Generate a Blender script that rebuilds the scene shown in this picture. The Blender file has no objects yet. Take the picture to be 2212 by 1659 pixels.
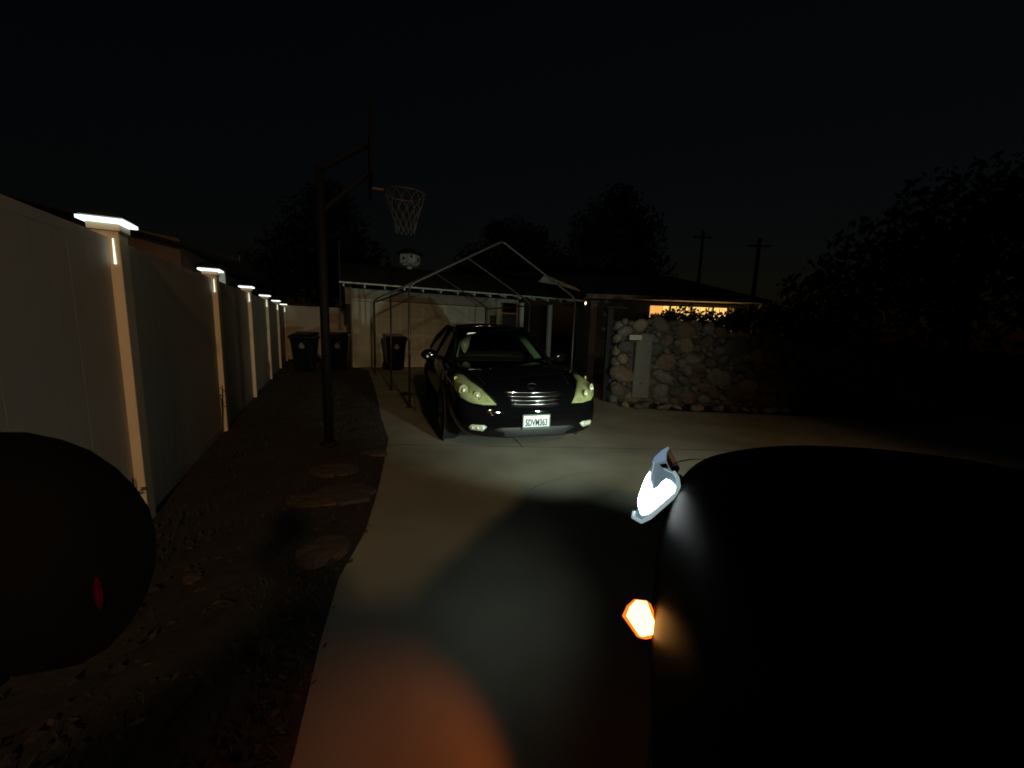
import bpy, bmesh, math, random
from mathutils import Vector, Matrix
from mathutils.bvhtree import BVHTree
random.seed(7)
R = math.radians
scene = bpy.context.scene
col = scene.collection

# ------------------------------------------------------------------ camera
cam_d = bpy.data.cameras.new('camera')
cam = bpy.data.objects.new('camera', cam_d)
col.objects.link(cam)
cam_d.sensor_width = 36.0
cam_d.lens = 36.0 * 830 / 2212
cam_d.clip_start = 0.02
cam_d.clip_end = 2000
pitch, roll = R(8.2), R(2.0)
fw = Vector((0, math.cos(pitch), -math.sin(pitch)))
rt = Vector((1, 0, 0))
up = rt.cross(fw)
rt2 = math.cos(roll) * rt + math.sin(roll) * up
up2 = -math.sin(roll) * rt + math.cos(roll) * up
mw = Matrix((rt2, up2, -fw)).transposed().to_4x4()
mw.translation = Vector((0, 0, 1.4))
cam.matrix_world = mw
scene.camera = cam

# ------------------------------------------------------------------ night sky, moonlight, exposure
world = bpy.data.worlds.new("World")
scene.world = world
world.use_nodes = True
wn = world.node_tree
for n in list(wn.nodes):
    wn.nodes.remove(n)
sky = wn.nodes.new('ShaderNodeTexSky')
sky.sky_type = 'NISHITA'
sky.sun_disc = False
sky.sun_elevation = R(1)
sky.sun_rotation = R(205)
sky.dust_density = 0.5
sky.ozone_density = 1.6
bg = wn.nodes.new('ShaderNodeBackground')
bg.inputs['Strength'].default_value = SKY_STRENGTH = 0.0026
wo = wn.nodes.new('ShaderNodeOutputWorld')
wn.links.new(sky.outputs[0], bg.inputs[0])
wn.links.new(bg.outputs[0], wo.inputs[0])

sun_d = bpy.data.lights.new('moonlight', 'SUN')
sun_d.energy = 0.002
sun_d.angle = R(0.5)
sun_d.color = (1.0, 0.9, 0.75)
sun = bpy.data.objects.new('moonlight', sun_d)
sun.rotation_euler = (R(88), 0, R(25))
col.objects.link(sun)

scene.view_settings.view_transform = 'Standard'
scene.view_settings.look = 'None'
scene.view_settings.exposure = 0.0
scene.view_settings.gamma = 1.0
scene.view_settings.use_curve_mapping = False
scene.cycles.use_denoising = True
scene.cycles.sample_clamp_indirect = 4.0
scene.cycles.filter_width = 1.7
scene.cycles.max_bounces = 6

# ------------------------------------------------------------------ materials
def mat(name, color, rough=0.6, metal=0.0, var=0.0, scale=6.0, bump=0.0, bscale=40.0, spec=0.5, coat=0.0,
        emit=None, estr=0.0, color2=None, stretch=None):
    m = bpy.data.materials.new(name)
    m.use_nodes = True
    nt = m.node_tree
    b = nt.nodes['Principled BSDF']
    c = (*color, 1.0)
    b.inputs['Base Color'].default_value = c
    b.inputs['Roughness'].default_value = rough
    b.inputs['Metallic'].default_value = metal
    b.inputs['Specular IOR Level'].default_value = spec
    b.inputs['Coat Weight'].default_value = coat
    if emit:
        b.inputs['Emission Color'].default_value = (*emit, 1.0)
        b.inputs['Emission Strength'].default_value = estr
    if var or bump:
        tc = nt.nodes.new('ShaderNodeTexCoord')
        mp = nt.nodes.new('ShaderNodeMapping')
        if stretch:
            mp.inputs['Scale'].default_value = stretch
        nt.links.new(tc.outputs['Object'], mp.inputs['Vector'])
    if var:
        nz = nt.nodes.new('ShaderNodeTexNoise')
        nz.inputs['Scale'].default_value = scale
        nz.inputs['Detail'].default_value = 6
        rmp = nt.nodes.new('ShaderNodeValToRGB')
        rmp.color_ramp.elements[0].position = 0.3
        rmp.color_ramp.elements[1].position = 0.7
        c2 = color2 if color2 else tuple(x * (1 - var) for x in color)
        rmp.color_ramp.elements[0].color = (*c2, 1)
        rmp.color_ramp.elements[1].color = c
        nt.links.new(mp.outputs[0], nz.inputs['Vector'])
        nt.links.new(nz.outputs['Fac'], rmp.inputs[0])
        nt.links.new(rmp.outputs[0], b.inputs['Base Color'])
    if bump:
        n2 = nt.nodes.new('ShaderNodeTexNoise')
        n2.inputs['Scale'].default_value = bscale
        n2.inputs['Detail'].default_value = 4
        bp = nt.nodes.new('ShaderNodeBump')
        bp.inputs['Strength'].default_value = bump
        bp.inputs['Distance'].default_value = 0.02
        nt.links.new(mp.outputs[0], n2.inputs['Vector'])
        nt.links.new(n2.outputs['Fac'], bp.inputs['Height'])
        nt.links.new(bp.outputs[0], b.inputs['Normal'])
    return m

def glass(name, tint, rough=0.02, fac=None):
    m = bpy.data.materials.new(name)
    m.use_nodes = True
    nt = m.node_tree
    for n in list(nt.nodes):
        nt.nodes.remove(n)
    o = nt.nodes.new('ShaderNodeOutputMaterial')
    mx = nt.nodes.new('ShaderNodeMixShader')
    t = nt.nodes.new('ShaderNodeBsdfTransparent')
    g = nt.nodes.new('ShaderNodeBsdfGlossy')
    f = nt.nodes.new('ShaderNodeFresnel')
    f.inputs['IOR'].default_value = 1.45
    t.inputs['Color'].default_value = (*tint, 1)
    g.inputs['Roughness'].default_value = rough
    if fac is None:
        nt.links.new(f.outputs[0], mx.inputs[0])
    else:
        mx.inputs[0].default_value = fac
    nt.links.new(t.outputs[0], mx.inputs[1])
    nt.links.new(g.outputs[0], mx.inputs[2])
    nt.links.new(mx.outputs[0], o.inputs[0])
    return m

def emitter(name, color, strength):
    m = bpy.data.materials.new(name)
    m.use_nodes = True
    nt = m.node_tree
    for n in list(nt.nodes):
        nt.nodes.remove(n)
    o = nt.nodes.new('ShaderNodeOutputMaterial')
    e = nt.nodes.new('ShaderNodeEmission')
    e.inputs['Color'].default_value = (*color, 1)
    e.inputs['Strength'].default_value = strength
    nt.links.new(e.outputs[0], o.inputs[0])
    return m

M = dict(
    concrete=mat('concrete', (0.26, 0.262, 0.205), 0.85, var=0.45, scale=1.1, bump=0.06, bscale=160),
    dirt=mat('dirt', (0.020, 0.016, 0.012), 0.95, var=0.5, scale=2.5, bump=1.0, bscale=14),
    grass=mat('grass', (0.024, 0.034, 0.012), 0.9, var=0.4, scale=8),
    vinyl=mat('vinyl', (0.56, 0.49, 0.385), 0.55, var=0.3, scale=3.0, stretch=(1, 1, 0.25)),
    vinyl_post=mat('vinyl_post', (0.68, 0.575, 0.42), 0.4, var=0.12, scale=4),
    cap_dark=mat('cap_dark', (0.03, 0.03, 0.03), 0.5),
    led=emitter('led', (0.86, 1.0, 0.97), 1.7),
    streak_glow=emitter('streak_glow', (0.9, 1.0, 0.82), 1.5),  # glow of the painted streak at the post joints
    stucco=mat('stucco', (0.38, 0.39, 0.32), 0.9, var=0.18, scale=3, bump=0.4, bscale=120),
    white_paint=mat('white_paint', (0.60, 0.65, 0.58), 0.6, var=0.12, scale=5),
    door_paint=mat('door_paint', (0.50, 0.56, 0.50), 0.55, var=0.12, scale=4),
    brown_paint=mat('brown_paint', (0.22, 0.13, 0.075), 0.7, var=0.2, scale=6),
    shingle=mat('shingle', (0.030, 0.022, 0.019), 0.95, var=0.5, scale=20, bump=0.5, bscale=60),
    dark_wood=mat('dark_wood', (0.07, 0.035, 0.025), 0.8, var=0.3, scale=5, stretch=(1, 1, .2)),
    raw_wood=mat('raw_wood', (0.45, 0.22, 0.10), 0.7, var=0.25, scale=5),
    dark_room=mat('dark_room', (0.015, 0.012, 0.011), 0.9),
    steel=mat('steel', (0.055, 0.054, 0.052), 0.5, 0.5, var=0.2, scale=9),
    black_iron=mat('black_iron', (0.006, 0.006, 0.006), 0.7, spec=0.2),
    black_paint=mat('black_paint', (0.0025, 0.0025, 0.003), 0.6, spec=0.0, coat=1.0),
    dark_body=mat('dark_body', (0.0014, 0.0014, 0.002), 0.5, spec=0.02),
    matt_black=mat('matt_black', (0.004, 0.004, 0.004), 0.9, spec=0.1),
    rubber=mat('rubber', (0.012, 0.012, 0.012), 0.85),
    black_plastic=mat('black_plastic', (0.015, 0.016, 0.017), 0.5),
    grey_mesh=mat('grey_mesh', (0.014, 0.016, 0.016), 0.6),
    chrome=mat('chrome', (0.85, 0.85, 0.85), 0.12, 1.0),
    alloy=mat('alloy', (0.25, 0.25, 0.26), 0.35, 0.9),
    lamp_yellowed=mat('lamp_yellowed', (0.34, 0.39, 0.20), 0.45, var=0.45, scale=7),
    lamp_ring=mat('lamp_ring', (0.07, 0.09, 0.035), 0.5),
    lamp_bowl=mat('lamp_bowl', (0.50, 0.58, 0.46), 0.35, 0.1, var=0.3, scale=30),
    lamp_bulb=mat('lamp_bulb', (0.95, 0.95, 0.75), 0.2, 0.3),
    lamp_amber=mat('lamp_amber', (0.42, 0.42, 0.10), 0.4),
    lamp_clear=glass('lamp_clear', (0.96, 0.97, 0.90), fac=0.04),
    car_glass=glass('car_glass', (0.74, 0.93, 0.89)),
    dark_glass=glass('dark_glass', (0.05, 0.06, 0.06)),
    trim_pale=mat('trim_pale', (0.26, 0.55, 0.46), 0.8),
    foil=mat('foil', (0.90, 0.97, 0.95), 0.35, 0.1, var=0.25, scale=14, bump=0.6, bscale=25),
    seat_dark=mat('seat_dark', (0.012, 0.011, 0.011), 0.9),
    plate_white=mat('plate_white', (0.58, 0.64, 0.66), 0.5),
    plate_blue=mat('plate_blue', (0.005, 0.015, 0.03), 0.5),
    plate_red=mat('plate_red', (0.55, 0.30, 0.16), 0.5),
    plate_yellow=mat('plate_yellow', (0.7, 0.62, 0.3), 0.5),
    frame_green=mat('frame_green', (0.06, 0.10, 0.085), 0.4, 0.4),
    bin_green=mat('bin_green', (0.0035, 0.005, 0.005), 0.22, spec=0.5),
    bin_mark=mat('bin_mark', (0.16, 0.18, 0.17), 0.7),
    mortar=mat('mortar', (0.05, 0.045, 0.038), 0.95, var=0.3, scale=8, bump=0.8, bscale=30),
    slab=mat('slab', (0.095, 0.096, 0.085), 0.9, var=0.2, scale=6, bump=0.3, bscale=25),
    sign_pale=mat('sign_pale', (0.30, 0.30, 0.255), 0.6, var=0.2, scale=9),
    sign_dark=mat('sign_dark', (0.17, 0.17, 0.14), 0.6),
    leaf=mat('leaf', (0.014, 0.020, 0.008), 0.7, var=0.5, scale=3),
    leaf_dry=mat('leaf_dry', (0.045, 0.032, 0.018), 0.8),
    bark=mat('bark', (0.06, 0.045, 0.035), 0.9, var=0.4, scale=8, bump=0.6, bscale=20),
    window_glow=emitter('window_glow', (1.0, 0.46, 0.10), 1.0),
    curtain_glow=emitter('curtain_glow', (1.0, 0.56, 0.16), 1.5),
    bulb_glow=emitter('bulb_glow', (1.0, 0.72, 0.35), 3.0),
    amber_glow=emitter('amber_glow', (1.0, 0.42, 0.10), 9.0),
    amber_edge=emitter('amber_edge', (1.0, 0.16, 0.01), 1.6),
    lens_white=emitter('lens_white', (0.88, 0.97, 1.0), 14.0),
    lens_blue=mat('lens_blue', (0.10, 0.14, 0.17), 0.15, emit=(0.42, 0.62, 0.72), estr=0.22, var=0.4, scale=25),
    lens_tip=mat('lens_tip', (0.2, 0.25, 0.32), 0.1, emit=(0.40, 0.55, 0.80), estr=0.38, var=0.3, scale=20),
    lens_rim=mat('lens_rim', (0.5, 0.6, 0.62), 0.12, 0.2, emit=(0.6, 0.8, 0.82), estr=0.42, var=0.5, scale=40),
    red_lens_and_glow=mat('red_lens_and_glow', (0.012, 0.0, 0.0), 0.8, spec=0.0, emit=(0.9, 0.03, 0.05), estr=0.014),  # tail lamp lens, also the painted reflection glow on the door mirror
    net_cord=mat('net_cord', (0.028, 0.027, 0.025), 0.9),
    rim_orange=mat('rim_orange', (0.06, 0.015, 0.008), 0.6),
    board=mat('board', (0.005, 0.005, 0.0055), 0.8, spec=0.1),
    birdhouse=mat('birdhouse', (0.72, 0.68, 0.58), 0.8, var=0.25, scale=4),
    house_pink=mat('house_pink', (0.30, 0.21, 0.16), 0.9, var=0.15, scale=3, bump=0.3, bscale=60),
    pale_glass=mat('pale_glass', (0.6, 0.68, 0.62), 0.3, emit=(0.62, 0.76, 0.66), estr=0.16),
    mulch=mat('mulch', (0.065, 0.045, 0.026), 0.9, var=0.5, scale=9, bump=0.8, bscale=25),
    flagstone=mat('flagstone', (0.05, 0.034, 0.03), 0.9, var=0.3, scale=7, bump=0.5, bscale=20),
    lamp_housing=mat('lamp_housing', (0.25, 0.25, 0.26), 0.5, 0.5),
)
STONES = [mat('stone_grey', (0.12, 0.117, 0.10), 0.9, var=0.5, scale=6, bump=0.5, bscale=18),
          mat('stone_tan', (0.155, 0.128, 0.088), 0.9, var=0.5, scale=6, bump=0.5, bscale=18),
          mat('stone_brown', (0.09, 0.068, 0.051), 0.9, var=0.5, scale=6, bump=0.5, bscale=18),
          mat('stone_rust', (0.115, 0.078, 0.055), 0.9, var=0.5, scale=6, bump=0.5, bscale=18),
          mat('stone_dark', (0.06, 0.058, 0.051), 0.9, var=0.5, scale=6, bump=0.5, bscale=18)]

# ------------------------------------------------------------------ helpers
class MB:
    def __init__(s):
        s.v, s.f = [], []
    def add(s, vs, fs):
        k = len(s.v)
        s.v += [tuple(x) for x in vs]
        s.f += [tuple(i + k for i in f) for f in fs]
        return s
    def box(s, c, d, rz=0.0, taper=1.0):
        x, y, z = d[0] / 2, d[1] / 2, d[2] / 2
        vs = []
        ca, sa = math.cos(rz), math.sin(rz)
        for k, t in ((-1, 1.0), (1, taper)):
            for i, j in ((-1, -1), (1, -1), (1, 1), (-1, 1)):
                px, py = i * x * t, j * y * t
                vs.append((c[0] + px * ca - py * sa, c[1] + px * sa + py * ca, c[2] + k * z))
        return s.add(vs, [(3, 2, 1, 0), (4, 5, 6, 7), (0, 1, 5, 4), (1, 2, 6, 5), (2, 3, 7, 6), (3, 0, 4, 7)])
    def tube(s, pts, r, n=8, cap=True):
        pts = [Vector(p) for p in pts]
        rs = r if isinstance(r, (list, tuple)) else [r] * len(pts)
        k0 = len(s.v)
        ref = None
        for i, p in enumerate(pts):
            a = pts[max(i - 1, 0)]
            b = pts[min(i + 1, len(pts) - 1)]
            t = (b - a).normalized()
            if ref is None:
                ref = t.orthogonal().normalized()
            ref = (ref - t * ref.dot(t)).normalized()
            q = t.cross(ref)
            for j in range(n):
                an = 2 * math.pi * j / n
                s.v.append(tuple(p + rs[i] * (math.cos(an) * ref + math.sin(an) * q)))
        for i in range(len(pts) - 1):
            for j in range(n):
                s.f.append((k0 + i * n + j, k0 + i * n + (j + 1) % n, k0 + (i + 1) * n + (j + 1) % n, k0 + (i + 1) * n + j))
        if cap:
            s.f.append(tuple(k0 + j for j in reversed(range(n))))
            s.f.append(tuple(k0 + (len(pts) - 1) * n + j for j in range(n)))
        return s
    def lathe(s, prof, n=16, c=(0, 0, 0), axis='z', ph=0.0):
        k0 = len(s.v)
        for (r, z) in prof:
            for j in range(n):
                an = 2 * math.pi * j / n + ph
                p = (r * math.cos(an), r * math.sin(an), z)
                if axis == 'x':
                    p = (p[2], p[0], p[1])
                elif axis == 'y':
                    p = (p[0], p[2], p[1])
                s.v.append((p[0] + c[0], p[1] + c[1], p[2] + c[2]))
        for i in range(len(prof) - 1):
            for j in range(n):
                s.f.append((k0 + i * n + j, k0 + i * n + (j + 1) % n, k0 + (i + 1) * n + (j + 1) % n, k0 + (i + 1) * n + j))
        s.f.append(tuple(k0 + j for j in reversed(range(n))))
        s.f.append(tuple(k0 + (len(prof) - 1) * n + j for j in range(n)))
        return s
    def grid(s, rows):
        k = len(s.v)
        n = len(rows[0])
        for r_ in rows:
            s.v += [tuple(p) for p in r_]
        for i in range(len(rows) - 1):
            for j in range(n - 1):
                s.f.append((k + i * n + j, k + i * n + j + 1, k + (i + 1) * n + j + 1, k + (i + 1) * n + j))
        return s
    def prism(s, poly, z0, z1):
        n = len(poly)
        vs = [(p[0], p[1], z0) for p in poly] + [(p[0], p[1], z1) for p in poly]
        fs = [tuple(reversed(range(n))), tuple(range(n, 2 * n))]
        fs += [(i, (i + 1) % n, n + (i + 1) % n, n + i) for i in range(n)]
        return s.add(vs, fs)
    def build(s, name, m, parent=None, smooth=False, bevel=0.0, sub=0, solid=0.0, loc=None):
        me = bpy.data.meshes.new(name)
        me.from_pydata(s.v, [], s.f)
        me.update()
        bm = bmesh.new()
        bm.from_mesh(me)
        if solid == 0:
            bmesh.ops.recalc_face_normals(bm, faces=bm.faces)
        bm.to_mesh(me)
        bm.free()
        if m:
            me.materials.append(m)
        if smooth:
            for p in me.polygons:
                p.use_smooth = True
        o = bpy.data.objects.new(name, me)
        col.objects.link(o)
        if parent:
            o.parent = parent
        if loc:
            o.location = loc
        if solid:
            md = o.modifiers.new('solid', 'SOLIDIFY')
            md.thickness = solid
            md.offset = 0
        if bevel:
            md = o.modifiers.new('bevel', 'BEVEL')
            md.width = bevel
            md.segments = 2
            md.limit_method = 'ANGLE'
        if sub:
            md = o.modifiers.new('sub', 'SUBSURF')
            md.levels = sub
            md.render_levels = sub
        return o

def tag(o, label=None, cat=None, group=None, kind=None):
    if label:
        o['label'] = label
    if cat:
        o['category'] = cat
    if group:
        o['group'] = group
    if kind:
        o['kind'] = kind
    return o

def thing(name, label, cat, loc=(0, 0, 0), rz=0.0, group=None):
    o = bpy.data.objects.new(name, None)
    o.empty_display_size = 0.2
    col.objects.link(o)
    o.location = loc
    o.rotation_euler = (0, 0, rz)
    return tag(o, label, cat, group)

def link_copy(o, parent=None):
    c = o.copy()
    col.objects.link(c)
    c.parent = parent
    return c

def copy_tree(o, parent=None):
    c = link_copy(o, parent)
    for ch in list(o.children):
        copy_tree(ch, c)
    return c

def text_mesh(name, body, size, m, parent, mtx, extrude=0.0005, sx=1.0, bold=0.0):
    cu = bpy.data.curves.new(name, 'FONT')
    cu.body = body
    cu.size = size
    cu.extrude = extrude
    cu.offset = bold
    cu.align_x = 'CENTER'
    cu.align_y = 'CENTER'
    cu.materials.append(m)
    t = bpy.data.objects.new(name, cu)
    dg = bpy.context.evaluated_depsgraph_get()
    col.objects.link(t)
    bpy.context.view_layer.update()
    me = bpy.data.meshes.new_from_object(t.evaluated_get(bpy.context.evaluated_depsgraph_get()))
    bpy.data.objects.remove(t)
    o = bpy.data.objects.new(name, me)
    col.objects.link(o)
    o.parent = parent
    o.matrix_local = mtx @ Matrix.Diagonal((sx, 1, 1, 1))
    return o

def spot(name, loc, target, power, color, angle, blend, radius, parent=None):
    d = bpy.data.lights.new(name, 'SPOT')
    d.energy = power
    d.color = color
    d.spot_size = R(angle)
    d.spot_blend = blend
    d.shadow_soft_size = radius
    o = bpy.data.objects.new(name, d)
    o.location = loc
    o.rotation_euler = (Vector(target) - Vector(loc)).to_track_quat('-Z', 'Y').to_euler()
    col.objects.link(o)
    return o

# house / fence directions: V runs away along the side fence, U runs right along the garage front
U = Vector((0.895, 0.445, 0))
V = Vector((-0.445, 0.895, 0))
RZ_U = math.atan2(U.y, U.x)
def hp(u, v, z=0.0):
    return GO + u * U + v * V + Vector((0, 0, z))
GO = Vector((-4.92, 12.04, 0))

# ================================================================== SETTING
drive_left = [(-0.2, -30), (-0.45, -2), (-0.60, 0.4), (-0.67, 1.03), (-0.81, 1.48), (-0.93, 1.94), (-0.97, 2.43), (-1.14, 3.19),
              (-1.5, 4.55), (-1.95, 5.6), (-2.4, 6.77), (-3.3, 9.0), (-4.31, 11.4), (-5.0, 12.2)]
drive_right = [(2.5, 15.9), (2.45, 12.2), (2.25, 9.2), (2.2, 7.2), (3.0, 6.95), (4.4, 6.9), (8.0, 6.95), (14, 6.6), (14, -30)]
g = MB()
nx, ny = 60, 60
rows = []
for i in range(nx + 1):
    rows.append([(-90 + 180 * i / nx, -60 + 180 * j / ny, -0.012) for j in range(ny + 1)])
g.grid(rows)
tag(g.build('ground', M['dirt']), kind='structure')
d = MB()
d.prism(drive_left + drive_right, -0.08, 0.004)
tag(d.build('driveway', M['concrete'], bevel=0.012), kind='structure')

# slab joints and hairline cracks in the concrete
jb = MB()
for (xa, ya, xb, yb) in ((-1.42, 4.35, 8.0, 4.9), (-3.1, 8.6, 2.2, 10.9), (0.15, 4.45, -2.3, 12.6)):
    n_ = 30
    L_, R_ = [], []
    dx_, dy_ = xb - xa, yb - ya
    ln_ = math.hypot(dx_, dy_)
    for k in range(n_ + 1):
        q = k / n_
        w_ = 0.005 + 0.002 * math.sin(k * 1.7)
        px_, py_ = xa + dx_ * q, ya + dy_ * q
        L_.append((px_ - dy_ / ln_ * w_, py_ + dx_ / ln_ * w_, 0.0075))
        R_.append((px_ + dy_ / ln_ * w_, py_ - dx_ / ln_ * w_, 0.0075))
    jb.grid([L_, R_])
tag(jb.build('driveway_joint', M['dirt'], solid=1e-5), kind='structure')
ck = MB()
rc = random.Random(9)
for (x, y, a_, n_) in ((0.2, 3.2, 1.1, 14), (1.6, 4.9, 2.6, 18), (-1.6, 6.0, 0.2, 14), (2.6, 5.6, 2.9, 12)):
    L_, R_ = [], []
    for k in range(n_):
        w_ = 0.0022 * (1 - k / n_) + 0.0006
        L_.append((x - math.sin(a_) * w_, y + math.cos(a_) * w_, 0.0078))
        R_.append((x + math.sin(a_) * w_, y - math.cos(a_) * w_, 0.0078))
        a_ += rc.uniform(-.45, .45)
        x += 0.07 * math.cos(a_)
        y += 0.07 * math.sin(a_)
    ck.grid([L_, R_])
tag(ck.build('driveway_crack', M['dirt'], solid=1e-5), kind='structure')

# dirt strip beside the fence, uneven
def in_strip(x, y):
    # left limit = fence line, right limit = driveway edge
    t = (y - 2.446) / 0.895
    fx = -2.495 - 0.445 * t
    for (a, b) in zip(drive_left[:-1], drive_left[1:]):
        if a[1] <= y <= b[1]:
            k = (y - a[1]) / (b[1] - a[1])
            return fx, a[0] + k * (b[0] - a[0])
    return fx, fx
rows = []
rnd = random.Random(3)
for j in range(0, 121):
    y = -1.0 + 13.0 * j / 120
    fx, dx = in_strip(0, y)
    row = []
    for i in range(25):
        k = i / 24
        x = fx + 0.02 + (dx - 0.005 - fx) * k
        h = 0.018 * math.sin(x * 7 + y * 3) + 0.014 * math.sin(x * 13 - y * 9) + rnd.uniform(-.014, .014)
        e = min(1.0, 6 * min(k, 1 - k) + 0.1)
        row.append((x, y, 0.01 + h * e + 0.02 * e))
    rows.append(row)
tag(MB().grid(rows).build('dirt_strip', M['dirt'], smooth=True), kind='structure')

# sparse short grass on the strip
gb = MB()
for k in range(9000):
    y = rnd.uniform(-0.5, 9.5)
    fx, dx = in_strip(0, y)
    x = fx + (dx - fx) * rnd.random() ** 0.8
    if math.sin(x * 3.1 + 1) * math.cos(y * 2.3) + 0.5 * math.sin(x * 7 + y * 5) < 0.05:
        continue
    h = rnd.uniform(0.02, 0.075)
    an = rnd.uniform(0, 6.28)
    w = 0.004
    lx, ly = rnd.uniform(-.03, .03), rnd.uniform(-.03, .03)
    gb.add([(x - w * math.cos(an), y - w * math.sin(an), 0.015), (x + w * math.cos(an), y + w * math.sin(an), 0.015),
            (x + lx, y + ly, 0.02 + h)], [(0, 1, 2)])
tag(gb.build('short_grass', M['grass'], solid=1e-5), 'sparse short grass and weeds on the dirt strip', None, kind='stuff')

# ================================================================== SIDE FENCE
P1 = Vector((-2.495, 2.446, 0))
ang_f = math.atan2(V.y, V.x)
fence = thing('vinyl_fence', 'long pale vinyl privacy fence of upright boards running up the left side', 'fence', P1, ang_f)
SP = 2.46
board_me = None
def fence_board(parent, x, y, rz=0.0, w=0.146, h=1.72, z=0.96):
    global board_me
    if board_me is None:
        b = MB()
        w2, t = w / 2, 0.011
        poly = [(-w2, -t), (-w2 + .003, -t - .0012), (w2 - .003, -t - .0012), (w2, -t), (w2, t), (-w2, t)]
        b.prism(poly, -h / 2, h / 2)
        o = b.build('board', M['vinyl'], parent)
        board_me = o.data
    else:
        o = bpy.data.objects.new('board', board_me)
        col.objects.link(o)
        o.parent = parent
    o.location = (x, y, z)
    o.rotation_euler = (0, 0, rz)
    return o
post_o = None
for k in range(-1, 7):
    b = MB().box((0, 0, 0.965), (0.127, 0.127, 1.93))
    if post_o is None:
        post_o = b.build('post', M['vinyl_post'], fence, bevel=0.006)
    else:
        post_o = link_copy(post_o, fence)
    post_o.location = (k * SP, 0, 0)
rail_o = bot_o = None
for k in range(-1, 5):
    x0 = k * SP + 0.064
    L = SP - 0.128
    if rail_o is None:
        rail_o = MB().box((L / 2, 0, 1.835), (L, 0.027, 0.055)).build('top_rail', M['vinyl'], fence, bevel=0.003)
        bot_o = MB().box((L / 2, 0, 0.05), (L, 0.028, 0.10)).build('bottom_rail', M['vinyl'], fence, bevel=0.003)
    else:
        rail_o = link_copy(rail_o, fence)
        bot_o = link_copy(bot_o, fence)
    rail_o.location = (x0, 0, 0)
    bot_o.location = (x0, 0, 0)
    for i in range(16):
        fence_board(fence, x0 + (i + 0.5) * L / 16, rnd.uniform(-.0003, .0003))
# last bay, up to the rear corner
for k in (5,):
    x0 = k * SP + 0.064
    rail_o = link_copy(rail_o, fence); bot_o = link_copy(bot_o, fence)
    rail_o.location = (x0, 0, 0); bot_o.location = (x0, 0, 0)
    for i in range(16):
        fence_board(fence, x0 + (i + 0.5) * (SP - .128) / 16, rnd.uniform(-.0003, .0003))

# solar post caps
def cap_light(loc, label):
    t = thing('post_cap_light', label, 'solar light', loc, ang_f, 'solar lights on the fence posts')
    MB().box((0, 0, 0.035), (0.20, 0.20, 0.035), taper=0.35).build('cap_top', M['cap_dark'], t, bevel=0.004)
    MB().box((0, 0, 0.0), (0.212, 0.212, 0.021)).build('glow_band', M['led'], t, bevel=0.004)
    MB().box((0, 0, -0.036), (0.150, 0.150, 0.042)).build('collar', M['vinyl_post'], t, bevel=0.004)
    MB().box((-0.0665, -0.036, -0.175), (0.006, 0.010, 0.15), taper=0.5).build('lit_streak', M['streak_glow'], t)  # glowing sliver put in for the lit streak where panel meets post
    return t
cl = ['glowing white post cap nearest the camera, biggest of the row', 'glowing white post cap on the second fence post, beside the neighbour\'s window',
      'glowing white post cap on the third fence post', 'glowing white post cap on the fourth fence post',
      'small glowing white post cap on the fifth fence post, next to the last', 'farthest and smallest glowing post cap at the rear fence corner']
c0 = None
for k in range(6):
    p = P1 + k * SP * V + Vector((0, 0, 1.955))
    if c0 is None:
        c0 = cap_light(p, cl[0])
    else:
        c = copy_tree(c0)
        c.location = p
        c['label'] = cl[k]

# rear fence between the side fence and the garage
PB = P1 + 5 * SP * V
rear = thing('rear_fence', 'short pale vinyl fence closing the gap between the garage and the side fence', 'fence', PB + Vector((0, 0, 0.0)), RZ_U)
for i in range(14):
    fence_board(rear, 0.14 + i * 0.146, 0.0, 0.0, z=1.02)
MB().box((1.1, 0, 1.9), (2.05, 0.05, 0.055)).build('top_rail', M['vinyl'], rear, bevel=0.005)
MB().box((1.1, 0, 0.11), (2.05, 0.05, 0.10)).build('bottom_rail', M['vinyl'], rear, bevel=0.005)

# ================================================================== HOUSE
house = thing('house', 'single storey house with pale garage front, dark shingle roof and lit window wing', 'house', GO, RZ_U)
# local frame: x = u, y = v
def face_wall(mb, x0, x1, z0, z1, y=0.0, t=0.14):
    mb.box(((x0 + x1) / 2, y + t / 2, (z0 + z1) / 2), (x1 - x0, t, z1 - z0))
w = MB()
face_wall(w, -0.12, 0.52, 2.12, 2.46)
face_wall(w, 0.52, 4.42, 2.14, 2.46)
face_wall(w, 0.46, 0.58, 0, 2.12)
face_wall(w, 4.42, 4.92, 0, 2.46)
face_wall(w, 4.92, 5.66, 2.33, 2.46)
w.box((-0.05, 3.2, 1.23), (0.14, 6.2, 2.46))
w.box((4.85, 2.6, 1.23), (0.14, 5.0, 2.46))
w.box((4.0, 6.3, 1.23), (8.3, 0.14, 2.46))
w.build('wall', M['stucco'], house)
MB().box((-0.20, -0.012, 2.22), (0.16, 0.12, 0.50)).build('corner_board', M['brown_paint'], house, bevel=0.006)
f = MB()
f.box((0.20, 0.02, 1.05), (0.50, 0.05, 2.06))
pil = f.build('side_panel', M['door_paint'], house, bevel=0.006)
MB().box((-0.075, -0.012, 1.06), (0.055, 0.07, 2.10)).build('trim', M['white_paint'], house, bevel=0.005)
MB().box((0.20, -0.012, 2.115), (0.60, 0.07, 0.05)).build('trim', M['white_paint'], house, bevel=0.005)
# garage door, raised panels as pieces
gd = MB().box((2.5, 0.085, 1.06), (3.80, 0.04, 2.12)).build('garage_door', M['white_paint'], house)
pan = None
for r_ in range(4):
    for c_ in range(5):
        if pan is None:
            b = MB()
            b.box((0, 0, 0), (0.66, 0.02, 0.42))
            pan = b.build('door_panel', M['door_paint'], gd, bevel=0.01)
        else:
            pan = link_copy(pan, gd)
        pan.location = (0.60 + 0.38 + c_ * 0.76, 0.058, 0.28 + r_ * 0.52)
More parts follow.
